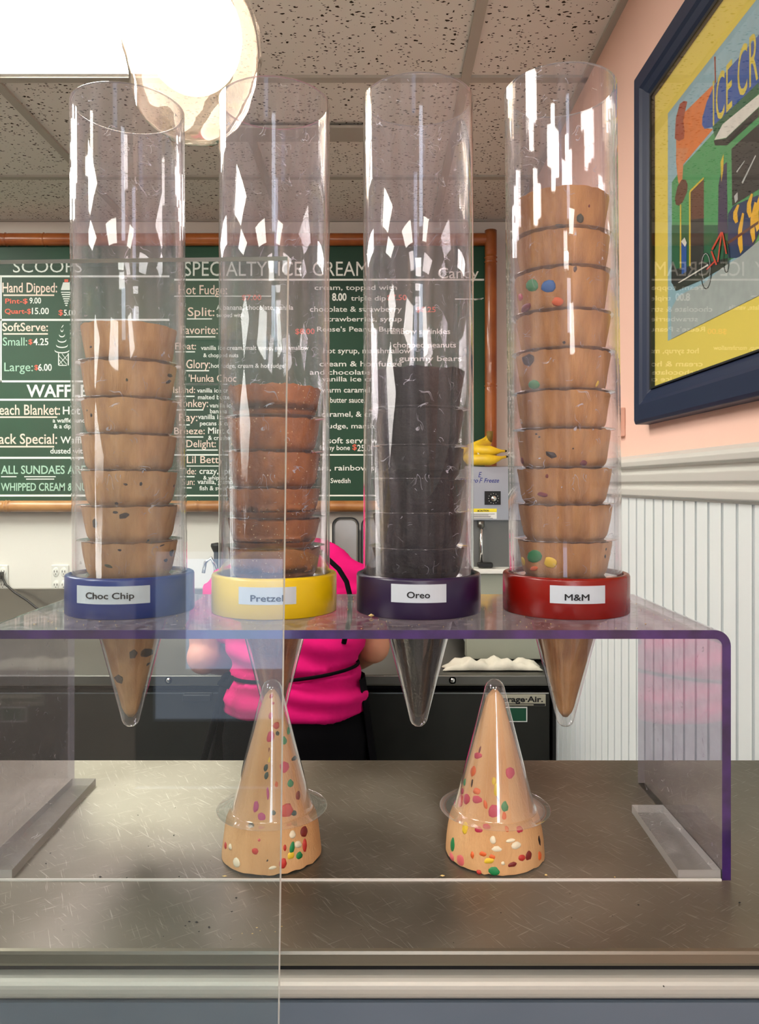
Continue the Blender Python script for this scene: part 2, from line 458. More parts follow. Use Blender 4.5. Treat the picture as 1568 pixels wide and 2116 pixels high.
# ceiling: slab above, dropped grid, mineral tiles lying in it
ceil = struct(box('ceiling', XL, XW + .1, YF, YB + .1, ZCEIL + .06, ZCEIL + .16, 'plain_wall'))
gx = [.213 - .585 * k for k in range(0, 5)]; gx = [XW] + gx + [XL]
gy = [2.503 - .608 * k for k in range(0, 9)]; gy = [YB] + gy + [YF]
tile_me = {}
LIGHTS = {(2, 2), (4, 2), (4, 1), (3, 4), (4, 5), (2, 6), (0, 6), (1, 8)}  # only the first panel is seen; the others are added for more light
cl_label = {(2, 2): 'bright fluorescent ceiling panel above the glass lamp'}
nL = 0
for i in range(len(gx) - 1):
    for j in range(len(gy) - 1):
        x1, x0 = gx[i] - .011, gx[i + 1] + .011; y1, y0 = gy[j] - .011, gy[j + 1] + .011
        if (x1 - x0) < .02 or (y1 - y0) < .02: continue
        cx, cy = (x0 + x1) / 2, (y0 + y1) / 2
        if (i, j) in LIGHTS:
            nL += 1
            t = thing('ceiling_light', cl_label.get((i, j), 'added ceiling fill panel out of view, ' + ['second', 'third', 'fourth', 'fifth', 'sixth', 'seventh', 'eighth', 'ninth'][nL - 1] + ' counted from the right wall'), 'light', (cx, cy, ZCEIL))
            MB().box(x0 - cx + .012, x1 - cx - .012, y0 - cy + .012, y1 - cy - .012, .002, .012).build('diffuser', 'troffer_diffuser', t)
            fr = MB(); a, b = x0 - cx, y0 - cy
            fr.box(a, a + .012, b, -b, 0, .03).box(-a - .012, -a, b, -b, 0, .03).box(a + .012, -a - .012, b, b + .012, 0, .03).box(a + .012, -a - .012, -b - .012, -b, 0, .03)
            fr.build('light_frame', 'plate_white', t)
            continue
        key = (round(x1 - x0, 4), round(y1 - y0, 4))
        if key not in tile_me:
            a, b = key[0] / 2, key[1] / 2
            tile_me[key] = MB().box(-a, a, -b, b, 0, .015).mesh('ceiling_tile', 'mineral_tile')
        o = bpy.data.objects.new('ceiling_tile', tile_me[key]); C.objects.link(o); o.parent = ceil; o.location = (cx, cy, ZCEIL + .003)
for x in gx[1:-1]:
    MB().box(-.012, .012, YF, YB, -.004, .004).build('grid_runner', 'grid_paint', ceil, loc=(x, 0, ZCEIL))
for y in gy[1:-1]:
    for i in range(len(gx) - 1):
        MB().box(gx[i + 1] + .012 * (i < len(gx) - 2), gx[i] - .012 * (i > 0), -.012, .012, -.004, .004).build('grid_crossbar', 'grid_paint', ceil, loc=(0, y, ZCEIL))
MB().box(XL, XW, -.012, 0, -.004, .004).build('wall_angle', 'grid_paint', ceil, loc=(0, YB, ZCEIL))
MB().box(-.016, 0, YF, YB - .013, -.004, .004).build('wall_angle', 'grid_paint', ceil, loc=(XW, 0, ZCEIL))
# flat air diffuser hanging a little below the tiles over the menu board
t = thing('ceiling_vent', 'flat air diffuser panel just below the ceiling tiles above the menu board', 'vent', (-.29, 2.17, ZCEIL - .004))
MB().box(-.27, .27, -.045, .045, -.010, -.002).build('vent_panel', 'grid_paint', t, .002)
MB().box(-.26, .26, -.035, .05, -.002, .0).build('vent_gap_shade', 'gap_black', t)  # black slab painting the dark shadow above the lowered panel

# right wall: bead boards below a stepped chair rail
zr0 = ZC - .028; zr1 = ZC + .056
wb = .047
plank = MB()
pr = [(-.0085, 0), (-.0085, wb - .0085), (-.006, wb - .0062), (-.0085, wb - .0045), (-.006, wb - .0025), (-.001, wb - .0022), (-.001, wb), (0, wb), (0, 0)]
pr = [(-.0085, .0), (-.0085, wb - .009), (-.0035, wb - .0075), (-.0085, wb - .005), (-.0075, wb - .003), (-.002, wb - .0028), (-.002, wb), (0, wb), (0, 0)]
n = len(pr)
plank.add([(a, b, 0) for a, b in pr] + [(a, b, 1) for a, b in pr],
          [tuple(range(n)), tuple(range(2 * n - 1, n - 1, -1))] + [(i, i + n, (i + 1) % n + n, (i + 1) % n) for i in range(n)])
pm = plank.mesh('beadboard_plank', 'bead_paint')
y = YB - wb
while y > .1:
    o = bpy.data.objects.new('beadboard_plank', pm); C.objects.link(o); o.parent = wr; o.location = (XW, y, .12); o.scale = (1, 1, zr0 - .12 + .01)
    y -= wb
prof = [(0, zr0), (-.010, zr0), (-.013, zr0 + .004), (-.020, zr0 + .006), (-.022, zr0 + .018), (-.016, zr0 + .022), (-.016, zr0 + .028), (-.024, zr0 + .032), (-.027, zr0 + .046),
        (-.021, zr0 + .052), (-.021, zr0 + .057), (-.034, zr0 + .061), (-.036, zr0 + .070), (-.030, zr0 + .076), (-.012, zr0 + .084), (0, zr0 + .084)]
m = MB(); n = len(prof)
m.add([(XW + a, YF, b) for a, b in prof] + [(XW + a, YB, b) for a, b in prof],
      [tuple(range(n)), tuple(range(2 * n - 1, n - 1, -1))] + [(i, i + n, (i + 1) % n + n, (i + 1) % n) for i in range(n)])
struct(m.build('trim_1', 'rail_paint', None, .0012))
struct(box('baseboard_right', XW - .015, XW, YF, YB, 0, .12, 'rail_paint'))

# ------------------------------------------------------------------ framed picture on the right wall
xa = XW - .012   # print plane
d0, d1 = 1.462, .62; zt, zb = ZC + .773, ZC + .113; fwid = .060
pic = thing('framed_picture', 'navy framed street print with a wide yellow border on the peach wall', 'picture', (XW, (d0 + d1) / 2, zb))
PO = Vector(pic.location)
fr = MB()
prf = [(0, 0), (-.026, 0), (-.030, .006), (-.030, .034), (-.026, .040), (-.022, .052), (-.016, .060), (0, .060)]


def frame_loft():
    # mitred frame: profile (x offset from wall, inset) swept round the four corners
    cor = [(d0, zb, -1, 1), (d0, zt, -1, -1), (d1, zt, 1, -1), (d1, zb, 1, 1)]
    vs = []
    for (y, z, sy, sz) in cor:
        for a, b in prf: vs.append((XW + a - PO.x, y + sy * b - PO.y, z + sz * b - PO.z))
    n = len(prf); fs = []
    for c in range(4):
        e = (c + 1) % 4
        for i in range(n - 1): fs.append((c * n + i, c * n + i + 1, e * n + i + 1, e * n + i))
    fr.add(vs, fs)


frame_loft(); fr.build('frame', 'frame_navy', pic, .0015)
lp = MB()
for (a, b, c, d) in ((d1 + fwid, d1 + fwid + .006, zb + fwid, zt - fwid), (d0 - fwid - .006, d0 - fwid, zb + fwid, zt - fwid), (d1 + fwid + .006, d0 - fwid - .006, zb + fwid, zb + fwid + .003), (d1 + fwid + .006, d0 - fwid - .006, zt - fwid - .006, zt - fwid)):
    lp.box(XW - .020 - PO.x, XW - .004 - PO.x, a - PO.y, b - PO.y, c - PO.z, d - PO.z)
lp.build('inner_lip', 'frame_inner', pic)
a0, a1 = 1.333, .75; v0, v1 = ZC + .249, ZC + .645
box('mat_board', xa, xa + .006, d1 + .055, d0 - .055, zb + .055, zt - .055, 'mat_board_yellow', pic, origin=PO)
ART = dict(sky=(150, 190, 205), orange=(228, 124, 44), rust=(164, 62, 26), salmon=(224, 140, 86), blue=(28, 84, 168), green=(74, 158, 96), deep_green=(20, 98, 60),
           white=(230, 228, 220), black=(26, 24, 22), window=(44, 40, 38), brown=(104, 60, 40), gold=(226, 196, 50), purple=(58, 46, 80), grey=(172, 182, 180),
           dark=(40, 44, 30), red=(214, 70, 44), navy=(30, 52, 96), banana=(240, 186, 40), sign_letters=(226, 206, 70), silver=(190, 196, 196))
akeys = list(ART)
for k in akeys: mat('print_' + k, ART[k], .7, var=.12, scale=60)
pr_ = MB(); layer = [0]


def artp(x, y, crop=True):
    """print-plane point seen at pixel; crop coordinates of the enlarged view of the print"""
    px, py = (1380 + x / 3.527, y / 3.527) if crop else (x, y)
    d = xa * F / (px - HX)
    return (d, ZC - (py - HY) * d / F)


def poly(col, pts, crop=True, plane=False):
    layer[0] += 1; off = .0001 + layer[0] * .00002
    q = [(p if plane else artp(p[0], p[1], crop)) for p in pts]
    q = [(min(max(a, a1), a0), min(max(b, v0), v1)) for a, b in q]
    q = [(a, b) for i, (a, b) in enumerate(q) if i == 0 or (a, b) != q[i - 1]]
    # triangulate as one n-gon facing the room
    pr_.mi = akeys.index(col); k = len(q)
    pr_.add([(xa - off - PO.x, a - PO.y, b - PO.z) for a, b in q], [tuple(range(k))])


poly('sky', [(a0, v0), (a1, v0), (a1, v1), (a0, v1)], plane=True)
poly('green', [(28, 1330), (110, 1210), (340, 960), (663, 590), (663, 1800), (440, 1900), (30, 2060)])
g = artp(663, 590); g2 = artp(663, 1800)
poly('green', [(g[0], g[1]), (a1, g[1] + .01), (a1, v0 + .05), (g2[0], g2[1])], plane=True)
poly('orange', [(120, 820), (325, 620), (330, 660), (250, 850), (262, 935), (330, 940), (110, 1200), (75, 1330), (60, 1180), (60, 1010)])
poly('rust', [(50, 1010), (58, 860), (85, 760), (115, 735), (142, 740), (128, 800), (112, 880), (122, 960), (118, 1010), (80, 1030)])
poly('salmon', [(60, 1080), (150, 1080), (112, 1200), (104, 1330), (78, 1340)])
poly('deep_green', [(28, 1640), (160, 1640), (160, 1990), (28, 2060)])
poly('deep_green', [(260, 1640), (440, 1640), (440, 1880), (260, 1960)])
poly('window', [(262, 1300), (162, 1400), (162, 1985), (262, 1925)])
poly('brown', [(262, 1310), (172, 1400), (172, 1600), (262, 1590)])
poly('gold', [(262, 1290), (158, 1390), (162, 1405), (262, 1305)]); poly('gold', [(155, 1400), (166, 1400), (166, 1985), (155, 1985)])
poly('gold', [(88, 1490), (98, 1490), (98, 2040), (88, 2045)])
poly('brown', [(52, 1440), (70, 1360), (100, 1310), (130, 1310), (145, 1345), (140, 1400), (110, 1470), (80, 1500), (58, 1490)])
poly('purple', [(395, 1215), (430, 1180), (436, 1700), (365, 1720), (370, 1350)])
poly('gold', [(385, 1180), (408, 1120), (405, 1240), (390, 1330)])
# the sign: blue with letters
poly('blue', [(252, 860), (285, 740), (340, 620), (663, 255), (663, 640), (460, 830), (330, 925), (268, 940), (250, 910)])
q = artp(663, 255); q2 = artp(663, 640)
poly('blue', [q, (.90, q[1] + .012), (.86, q[1] - .03), (.87, q2[1] - .01), (.93, q2[1] - .02), q2], plane=True)
poly('rust', [(338, 415), (348, 410), (352, 600), (344, 610)])
vs, fs = text_geo('ICE CREAM', .070, .225, .0)
layer[0] += 1
pr_.mi = akeys.index('sign_letters')
pr_.add([(xa - .0001 - layer[0] * .00002 - PO.x - p[2] * .02, 1.152 - p[0] - PO.y, ZC + .537 + p[1] - .00 * p[0] - PO.z) for p in vs], fs)
poly('deep_green', [(325, 925), (663, 600), (663, 680), (345, 1000)])
poly('white', [(340, 1020), (400, 905), (663, 690), (663, 780), (425, 1005)])
poly('black', [(335, 1024), (425, 1010), (663, 785), (663, 850), (430, 1060), (345, 1060)])
aw = artp(663, 690); aw2 = artp(663, 780)
poly('white', [aw, (a1, aw[1] + .004), (a1, aw2[1]), aw2], plane=True)
poly('window', [(465, 1085), (663, 905), (663, 1380), (470, 1500)])
b1 = artp(663, 905); b2 = artp(663, 1380)
poly('window', [b1, (.86, b1[1]), (.86, b2[1]), b2], plane=True)
poly('silver', [(500, 1250), (560, 1170), (562, 1176), (506, 1258)]); poly('silver', [(540, 1330), (640, 1130), (644, 1138), (548, 1340)])
poly('silver', [(485, 1430), (510, 1400), (512, 1455), (492, 1480)])
poly('navy', [(440, 1560), (480, 1500), (663, 1420), (663, 1700), (600, 1850), (500, 1880), (440, 1880)])
for (x_, y_, h_) in ((535, 1700, 150), (625, 1620, 150), (655, 1560, 130), (500, 1560, 70), (600, 1500, 90)):
    poly('banana', [(x_ - 20, y_ - h_ * .2), (x_ + 10, y_ - h_), (x_ + 24, y_ - h_ * .95), (x_ + 8, y_ - h_ * .1), (x_ + 14, y_ + h_ * .8), (x_ - 4, y_ + h_), (x_ - 22, y_ + h_ * .5)])
poly('brown', [(440, 1760), (663, 1610), (663, 1632), (442, 1782)])
poly('black', [(28, 2060), (30, 1900), (60, 1960), (440, 1880), (440, 1930), (70, 2116)])
poly('dark', [(40, 2080), (250, 1990), (440, 1890), (440, 1930), (250, 2040), (60, 2120)])
poly('grey', [(1387, 640), (1402, 612), (1460, 582), (1495, 552), (1530, 530), (1568, 498), (1568, 616), (1388, 704)], crop=False)
p1 = artp(1568, 498, False); p2 = artp(1568, 616, False)
poly('grey', [p1, (a1, p1[1] + .0), (a1, v0), (p2[0], v0)], plane=True)
poly('blue', [(100, 1760), (140, 1760), (138, 1980), (104, 2000)]); poly('white', [(100, 1760), (125, 1730), (140, 1770), (128, 1800)])
# bicycle


def ring(col, cx, cy, rx, ry, w_):
    for k in range(16):
        a, b = 2 * PI * k / 16, 2 * PI * (k + 1) / 16
        poly(col, [(cx + rx * math.cos(a), cy + ry * math.sin(a)), (cx + rx * math.cos(b), cy + ry * math.sin(b)),
                   (cx + (rx - w_) * math.cos(b), cy + (ry - w_ * 1.3) * math.sin(b)), (cx + (rx - w_) * math.cos(a), cy + (ry - w_ * 1.3) * math.sin(a))])


ring('black', 282, 1975, 42, 135, 7); ring('silver', 282, 1950, 34, 105, 4); ring('black', 432, 1870, 24, 120, 5)
for (x0, y0, x1, y1, w_) in ((330, 1820, 400, 1690, 12), (325, 1830, 362, 1930, 12), (290, 1965, 350, 1905, 9), (400, 1690, 372, 1910, 9), (405, 1690, 435, 1850, 10)):
    dx, dy = y1 - y0, -(x1 - x0); l = math.hypot(dx, dy); dx, dy = dx / l * w_ / 2, dy / l * w_ / 2
    poly('red', [(x0 - dx, y0 - dy), (x1 - dx, y1 - dy), (x1 + dx, y1 + dy), (x0 + dx, y0 + dy)])
poly('white', [(80, 2060), (300, 1925), (304, 1935), (92, 2062)])
pr_.build('street_print', ['print_' + k for k in akeys], pic)
box('picture_glass', XW - .019, XW - .018, d1 + .061, d0 - .061, zb + .061, zt - .061, 'picture_glass', pic, origin=PO)
# slim switch plate by the corner of the picture
t = thing('wall_switch_plate', 'small peach painted cover plate on the wall beside the picture frame', 'cover', (XW - .0, 1.62, ZC + .13))
MB().box(-.012, 0, -.02, .02, -.03, .03).build('cover', 'peach_paint', t, .002)

# ------------------------------------------------------------------ menu board
YM = 2.885
xb0, xb1 = -2.3, (1012 - HX) * YM / F
zbt, zbb = at(0, 497, YM).z, at(0, 1046, YM).z
menu = thing('menu_board', 'green chalk menu board in a bamboo frame on the far wall', 'menu board', (0, YB, zbb))
MO = Vector(menu.location)
box('board', xb0, xb1, YM, YB - .001, zbb, zbt, 'board_green', menu, origin=MO)


def bamboo(p0, p1, r, nodes, m_):
    p0, p1 = Vector(p0), Vector(p1); L = (p1 - p0).length; pts = []; rs = []
    k = 0; N = max(int(L / .02), 4)
    ts = sorted(set([i / N for i in range(N + 1)] + [max(0, min(1, nd / L + e)) for nd in nodes for e in (-.012 / L, -.004 / L, 0, .004 / L, .012 / L)]))
    for t_ in ts:
        s = t_ * L; dn = min([abs(s - nd) for nd in nodes] + [9])
        rr = r * (1 + (.10 if dn < .002 else (-.06 if dn < .006 else 0)))
        pts.append(p0 + (p1 - p0) * t_ - MO); rs.append(rr)
    return S().tube(pts, rs, 14).build('bamboo_rail', m_, menu)


yr = YM - .012
bamboo((xb0, yr, zbt), (xb1, yr, zbt), .0235, [at(95, 0, YM).x - xb0, 1.5, 2.05, .4, .9, 2.45], 'bamboo')
bamboo((xb0, yr, zbb), (xb1, yr, zbb), .0215, [at(22, 0, YM).x - xb0, at(410, 0, YM).x - xb0, .4, .9, 2.1, 2.5], 'bamboo_pale')
bamboo((xb1, yr - .01, zbb - .02), (xb1, yr - .01, zbt + .03), .0225, [.20, zbt - at(0, 735, YM).z + .5, .95, .47], 'bamboo')
bamboo((xb0, yr - .01, zbb - .02), (xb0, yr - .01, zbt + .03), .0225, [.25, .7, 1.0], 'bamboo')

drawing = None
YT = YM - .0005


def chalk(x, yb, cap, txt, col='chalk_white', w=None, bold=.012, shear=0.0):
    vs, fs = text_geo(txt, cap * YT / F, None if w is None else w * YT / F, bold, .0006, shear)
    o = at(x, yb, YT) - MO
    if vs: MB().add([(a, -c, b) for a, b, c in vs], fs).build('lettering', col, menu, loc=o)


def line(x0, x1, y, th=3, col='chalk_white', y1=None):
    a = at(x0, y, YT) - MO; b = at(x1, y if y1 is None else y1, YT) - MO; h = th / 2 * YT / F
    q = [(a.x, a.y, a.z - h), (b.x, b.y, b.z - h), (b.x, b.y, b.z + h), (a.x, a.y, a.z + h)]
    if drawing is not None: drawing.add(q, [(0, 1, 2, 3)])
    else: MB().add([Vector(v) - a for v in q], [(0, 1, 2, 3)]).build('ruled_line', col, menu, loc=a)


def vline(x, y0, y1, th=3):
    line(x - th / 2, x + th / 2, (y0 + y1) / 2, abs(y1 - y0))


Wt, Pk, Rd, Gn = 'chalk_white', 'chalk_pink', 'chalk_red', 'chalk_pale_green'
# left column
chalk(27, 563, 25, 'SCOOPS', Wt, 142, -.004); line(-300, 350, 571, 4); line(-300, 350, 661, 4); line(-300, 350, 788, 4); vline(2, 571, 790)
chalk(5, 604, 20, 'Hand Dipped:', Pk, 113, .01); line(7, 112, 610, 3, Pk)
chalk(11, 627, 10, 'Pint-$', Rd, 46); chalk(61, 627, 12, '9.00', Wt, 24)
chalk(10, 648, 10, 'Quart-$', Rd, 54); chalk(66, 649, 13, '15.00', Wt, 35); chalk(121, 651, 11, '$', Rd, 9); chalk(132, 652, 12, '5.00', Wt, 24)
chalk(5, 684, 17, 'SoftServe:', Pk, 94, .01); line(7, 99, 690, 3, Pk)
chalk(6, 714, 17, 'Small:', Gn, 50, .002); chalk(59, 711, 10, '$', Rd, 8); chalk(69, 713, 14, '4.25', Wt, 31)
chalk(9, 767, 18, 'Large:', Gn, 59, .002); chalk(71, 764, 10, '$', Rd, 8); chalk(79, 766, 14, '6.00', Wt, 28)
chalk(55, 820, 25, 'WAFFLE CONES', Wt, 250, .02); line(-300, 350, 826, 4)
chalk(-14, 857, 21, 'Beach Blanket:', Pk, 138, .008); line(-14, 118, 862, 3, Pk); chalk(130, 856, 16, 'Hot waffle'); chalk(109, 873, 9, 'a waffle sundae'); chalk(111, 885, 9, '& a dip')
chalk(-14, 917, 21, 'Sack Special:', Pk, 132, .008); line(-14, 112, 923, 3, Pk); chalk(125, 916, 14, 'Waffle cone'); chalk(104, 937, 11, 'dusted with')
line(-300, 350, 946, 4); chalk(2, 979, 17, 'ALL SUNDAES ARE', Gn, 175, .012); line(2, 34, 985, 2); line(50, 115, 985, 2); line(54, 112, 990, 2)
chalk(2, 1014, 16, 'WHIPPED CREAM & NUTS', Gn, 196, .012); line(-300, 350, 1024, 4)
# the two little chalk drawings
drawing = MB()
for k in range(5):
    wv = 15 - 3 * k; cy = 724 - 11 * k
    for q_ in range(8):
        a0_, a1_ = PI * q_ / 8, PI * (q_ + 1) / 8
        line(128 - wv * math.cos(a0_), 128 - wv * math.cos(a1_), cy + 5 * math.sin(a0_), 2.2, Wt, cy + 5 * math.sin(a1_))
line(127, 131, 677, 2, Wt, 672)
for (a, b, c, d) in ((120, 730, 122, 755), (140, 730, 138, 755), (122, 755, 138, 755), (120, 733, 138, 753), (121, 742, 130, 754), (128, 731, 139, 745), (140, 733, 122, 753)):
    if abs(a - c) < 3: line(a, a + 2, (b + d) / 2, abs(d - b))
    else: line(a, c, b, 1.6, Wt, d)
drawing.build('chalk_drawing', Wt, menu); drawing = MB()
for k in range(6):
    line(126 + k * .8, 148 - k * .8, 598 + 0 - k * 2.6, 2.8)
for k in range(7):
    line(126 + k * 1.5, 148 - k * 1.5, 604 + k * 4.5, 2.2, Pk)
drawing.build('chalk_drawing', Wt, menu); drawing = None
line(133, 141, 580, 6, Rd)
# middle column
chalk(381, 570, 30, 'SPECIALTY  ICE  CREAM', Wt, 378, .0, 0); line(360, 1000, 578, 4); line(360, 560, 612, 2)
rows = [(369, 608, 19, 'Hot Fudge:', Pk), (388, 653, 18, 'Split:', Pk), (373, 690, 17, 'Favorite:', Pk), (362, 722, 14, 'Float:', Pk), (385, 761, 18, 'Glory:', Pk),
        (390, 789, 15, "'Hunka Choc", Pk), (358, 812, 13, 'Island:', Pk), (362, 841, 16, 'Monkey:', Pk), (370, 870, 16, 'Ray:', Pk), (360, 897, 14, 'Breeze:', Pk),
        (385, 924, 15, 'Delight:', Pk), (386, 957, 15, 'Lil Betty', Pk), (372, 980, 13, 'Tide:', Pk), (376, 1002, 13, 'Sun:', Pk)]
wd = {0: 100, 1: 55, 2: 77, 3: 43, 4: 49, 5: 98, 6: 45, 7: 68, 8: 38, 9: 63, 10: 61, 11: 76, 12: 33, 13: 26}
for k, (x, y, c, s, col) in enumerate(rows):
    chalk(x, y, c, s, col, wd[k], .004)
for (a, b, y) in ((386, 438, 659), (373, 445, 696), (362, 403, 727), (385, 432, 766), (385, 460, 794), (362, 402, 819), (362, 420, 847), (370, 392, 878), (360, 420, 903), (385, 450, 930), (372, 402, 985), (376, 396, 1008)):
    line(a, b, y, 2.5)
line(360, 1000, 940, 3); line(385, 455, 963, 2); line(360, 1000, 1024, 3); line(380, 470, 825 - 31, 2)
for (x, y, c, s) in ((447, 640, 10, 'A banana, chocolate, vanilla'), (447, 655, 8, 'topped with'), (415, 723, 9, 'vanilla ice cream, malt syrup, marshmallow'), (420, 738, 8, '& chopped nuts'), (436, 760, 9, 'hot fudge, cream & hot fudge'),
                     (407, 811, 9, 'vanilla ice cream, caramel'), (409, 825, 9, 'malted butter sauce, cherry'), (433, 842, 9, 'vanilla ice cream'), (434, 854, 9, 'banana'),
                     (409, 866, 10, 'vanilla ice cream'), (413, 879, 9, 'pecans & caramel, & crushed'), (430, 896, 13, 'Mint chip, fudge'), (430, 909, 9, '& crushed cookies'), (412, 979, 12, 'crazy, sprinkles'),
                     (420, 991, 8, '& whipped cream'), (408, 1000, 10, 'vanilla, gummy'), (412, 1013, 9, 'fish & swedish')):
    chalk(x, y, c, s)
# right column: the runs of text seen between the second and third tubes
for (x, y, c, s, w_) in ((650, 599, 10, 'cream, topped with', 170), (725, 621, 10, 'triple dip', 72), (640, 644, 11, 'chocolate & strawberry', 190), (670, 664, 10, 'strawberries, syrup', 160),
                         (655, 685, 10, "Reese's Peanut Butter", 180), (668, 730, 11, 'hot syrup, marshmallow', 180), (660, 757, 11, 'cream & hot fudge', 170),
                         (640, 774, 10, 'and chocolate chips', 175), (665, 788, 10, 'vanilla ice cream', 140), (664, 811, 11, 'warm caramel', 100), (682, 832, 11, 'butter sauce,', 72), (664, 861, 11, 'caramel, & crushed', 150),
                         (672, 885, 10, 'fudge, marshmallow', 160), (677, 916, 12, 'soft serve with', 125), (660, 930, 10, 'funny bone', 63), (640, 972, 11, 'stars, rainbow sprinkles', 200), (683, 998, 10, 'Swedish', 41)):
    chalk(x, y, c, s, Wt, w_, .01)
chalk(686, 621, 15, '8.00', Wt, 30, .03); chalk(728, 929, 11, '$', Rd, 9); chalk(738, 932, 13, '25.00', Wt, 36)
chalk(800, 620, 11, '$7.50', Rd, 40); chalk(860, 645, 11, '$8.25', Rd, 40); chalk(500, 620, 11, '$7.00', Rd, 40); chalk(610, 690, 11, '$8.00', Rd, 40)
chalk(905, 575, 22, 'Candy', Wt, 84, .006); line(940, 996, 618, 2); line(980, 999, 620, 2, Wt, 616)
for k in range(9):
    chalk(800 + (k % 3) * 12, 690 + k * 28, 11, ('rainbow sprinkles', 'chopped peanuts', 'gummy bears')[k % 3], Wt, 130)

# ------------------------------------------------------------------ outlets and cable on the back wall
for px0, px1, lab in ((-19, 18, 'white wall outlet with the black plug pushed into it'), (107, 143, 'white double wall outlet with four empty sockets below the menu board')):
    a = at(px0, 1167, YB); b = at(px1, 1224, YB)
    t = thing('wall_outlet', lab, 'outlet', ((a.x + b.x) / 2, YB, (a.z + b.z) / 2))
    h = (b.x - a.x) / 2; v = (a.z - b.z) / 2
    MB().box(-h, h, -.006, 0, -v, v).build('plate', 'plate_white', t, .003)
    for sx in (-.5, .5):
        for sz in (-.5, .5):
            so = S().ball((0, 0, 0), (h * .38, .003, v * .36), 14, 8).build('socket', 'plate_white', t, loc=(sx * h * .9, -.006, sz * v * .95))
            mm = MB(); mm.box(-.006, -.004, -.0036, -.002, -.001, .007).box(.004, .006, -.0036, -.002, -.001, .007).box(-.0015, .0015, -.0036, -.002, -.008, -.005)
            mm.build('slot', 'ink', so)
pl = at(3, 1188, YB - .01)
t = thing('power_cord', 'black power cord drooping from the wall outlet to the back worktop', 'cord', (pl.x, YB - .02, pl.z))
MB().box(-.03, .012, -.02, .008, -.013, .013).build('plug', 'rubber_black', t, .004)
pts = [(px, py) for px, py in ((3, 1190), (12, 1208), (30, 1224), (55, 1240), (78, 1258), (100, 1275), (120, 1286))]
cp = [at(x, y, YB - .03 - .01 * i) - Vector(t.location) for i, (x, y) in enumerate(pts)]
S().tube(cp, .0042, 8).build('cable', 'rubber_black', t)

# ------------------------------------------------------------------ prep refrigerator along the back wall
YP = 2.17; ZP = ZC - (1395 - HY) * YP / F          # worktop front edge
xr = .494
prep = thing('prep_refrigerator', 'dark stainless undercounter refrigerator with steel worktop along the far wall', 'refrigerator', (0, YP, 0))
def pbox(name, x0, x1, y0, y1, z0, z1, m_, par=prep, bev=.002):
    return MB().box(x0, x1, y0 - YP, y1 - YP, z0, z1).build(name, m_, par, bev)
zl = lambda y: ZC - (y - HY) * YP / F
pbox('worktop', XL + .02, xr, YP, YB - .031, ZP - .03, ZP, 'steel_dull', bev=.004)
struct(box('trim_2', XL + .02, xr, YB - .028, YB - .002, ZP - .03, at(0, 1215, YB).z, 'steel'))
pbox('front_lip', XL + .02, xr, YP + .003, YP + .03, zl(1415), ZP - .031, 'steel')
pbox('cabinet_body', XL + .02, xr, YP + .05, YB - .05, .10, zl(1416), 'gap_black')
# doors
doors = [(-740, -250), (-245, 142), (150, 452), (458, 752), (760, 1137)]
for k, (a, b) in enumerate(doors):
    xa_, xb_ = (a - HX) * YP / F, (b - HX) * YP / F
    dr = pbox('door', xa_, xb_, YP + .008, YP + .05, .14, zl(1432), 'steel_dark', bev=.003)
    edge = MB().box(xa_ + .003, xb_ - .003, .006, .008, zl(1432) - .004, zl(1432) - .0005).build('door_edge', 'steel_bright', dr)
    if k in (0, 1, 2, 3):
        MB().box(xb_ - .10 if k % 2 == 0 else xa_ + .02, xb_ - .02 if k % 2 == 0 else xa_ + .10, -.012, .008, zl(1448), zl(1433)).build('door_handle', 'rubber_black', dr, .003)
pbox('kick_plate', XL + .02, xr, YP + .06, YP + .08, 0, .10, 'gap_black')
for px in (348, 935, -40):
    lk = S().lathe([(0, -.006), (.006, -.006), (.0062, -.003), (.0105, -.003), (.0115, 0), (0, 0)], 20)
    lk.v = [(x, z, y_) for x, y_, z in lk.v]
    o = lk.build('lock', 'chrome', prep, loc=((px - HX) * YP / F, .003, zl(1406)))
    MB().box(-.001, .001, -.0075, -.005, -.003, .003).build('keyhole', 'ink', o)
# maker's badge and green sticker on the last door
a = at(1003, 1436, YP); b = at(1128, 1460, YP)
bd = MB().box(a.x, b.x, .003, .008, b.z, a.z).build('badge', 'badge_silver', prep, .001)
MB().box(a.x + .002, b.x - .002, .0022, .0032, b.z + .001, b.z + .0075).build('badge_stripe', 'ink', bd)
MB().box(a.x + .002, b.x - .035, .0015, .0025, b.z + .003, b.z + .0055).build('badge_stripe', 'badge_silver', bd)
vs, fs = text_geo('Beverage·Air.', .0155, b.x - a.x - .014, .03)
MB().add([(a.x + .006 + p, .0028 - r_, b.z + .0125 + q_) for p, q_, r_ in vs], fs).build('lettering', 'ink', bd)
a = at(1038, 1462, YP); b = at(1090, 1493, YP)
gs = MB().box(a.x, b.x, .005, .008, b.z, a.z).build('sticker', 'paper_white', prep)
MB().box(a.x + .003, b.x - .003, .0042, .0052, b.z + .003, a.z - .003).build('sticker_face', 'badge_green', gs)
# dark strip beside it at the wall
t = thing('filler_panel', 'narrow black filler panel between refrigerator and bead board wall', 'panel', (xr, YP, 0))
MB().box(.0012, XW - .0095 - xr, .02, .3, 0, zl(1400)).build('panel', 'gap_black', t)

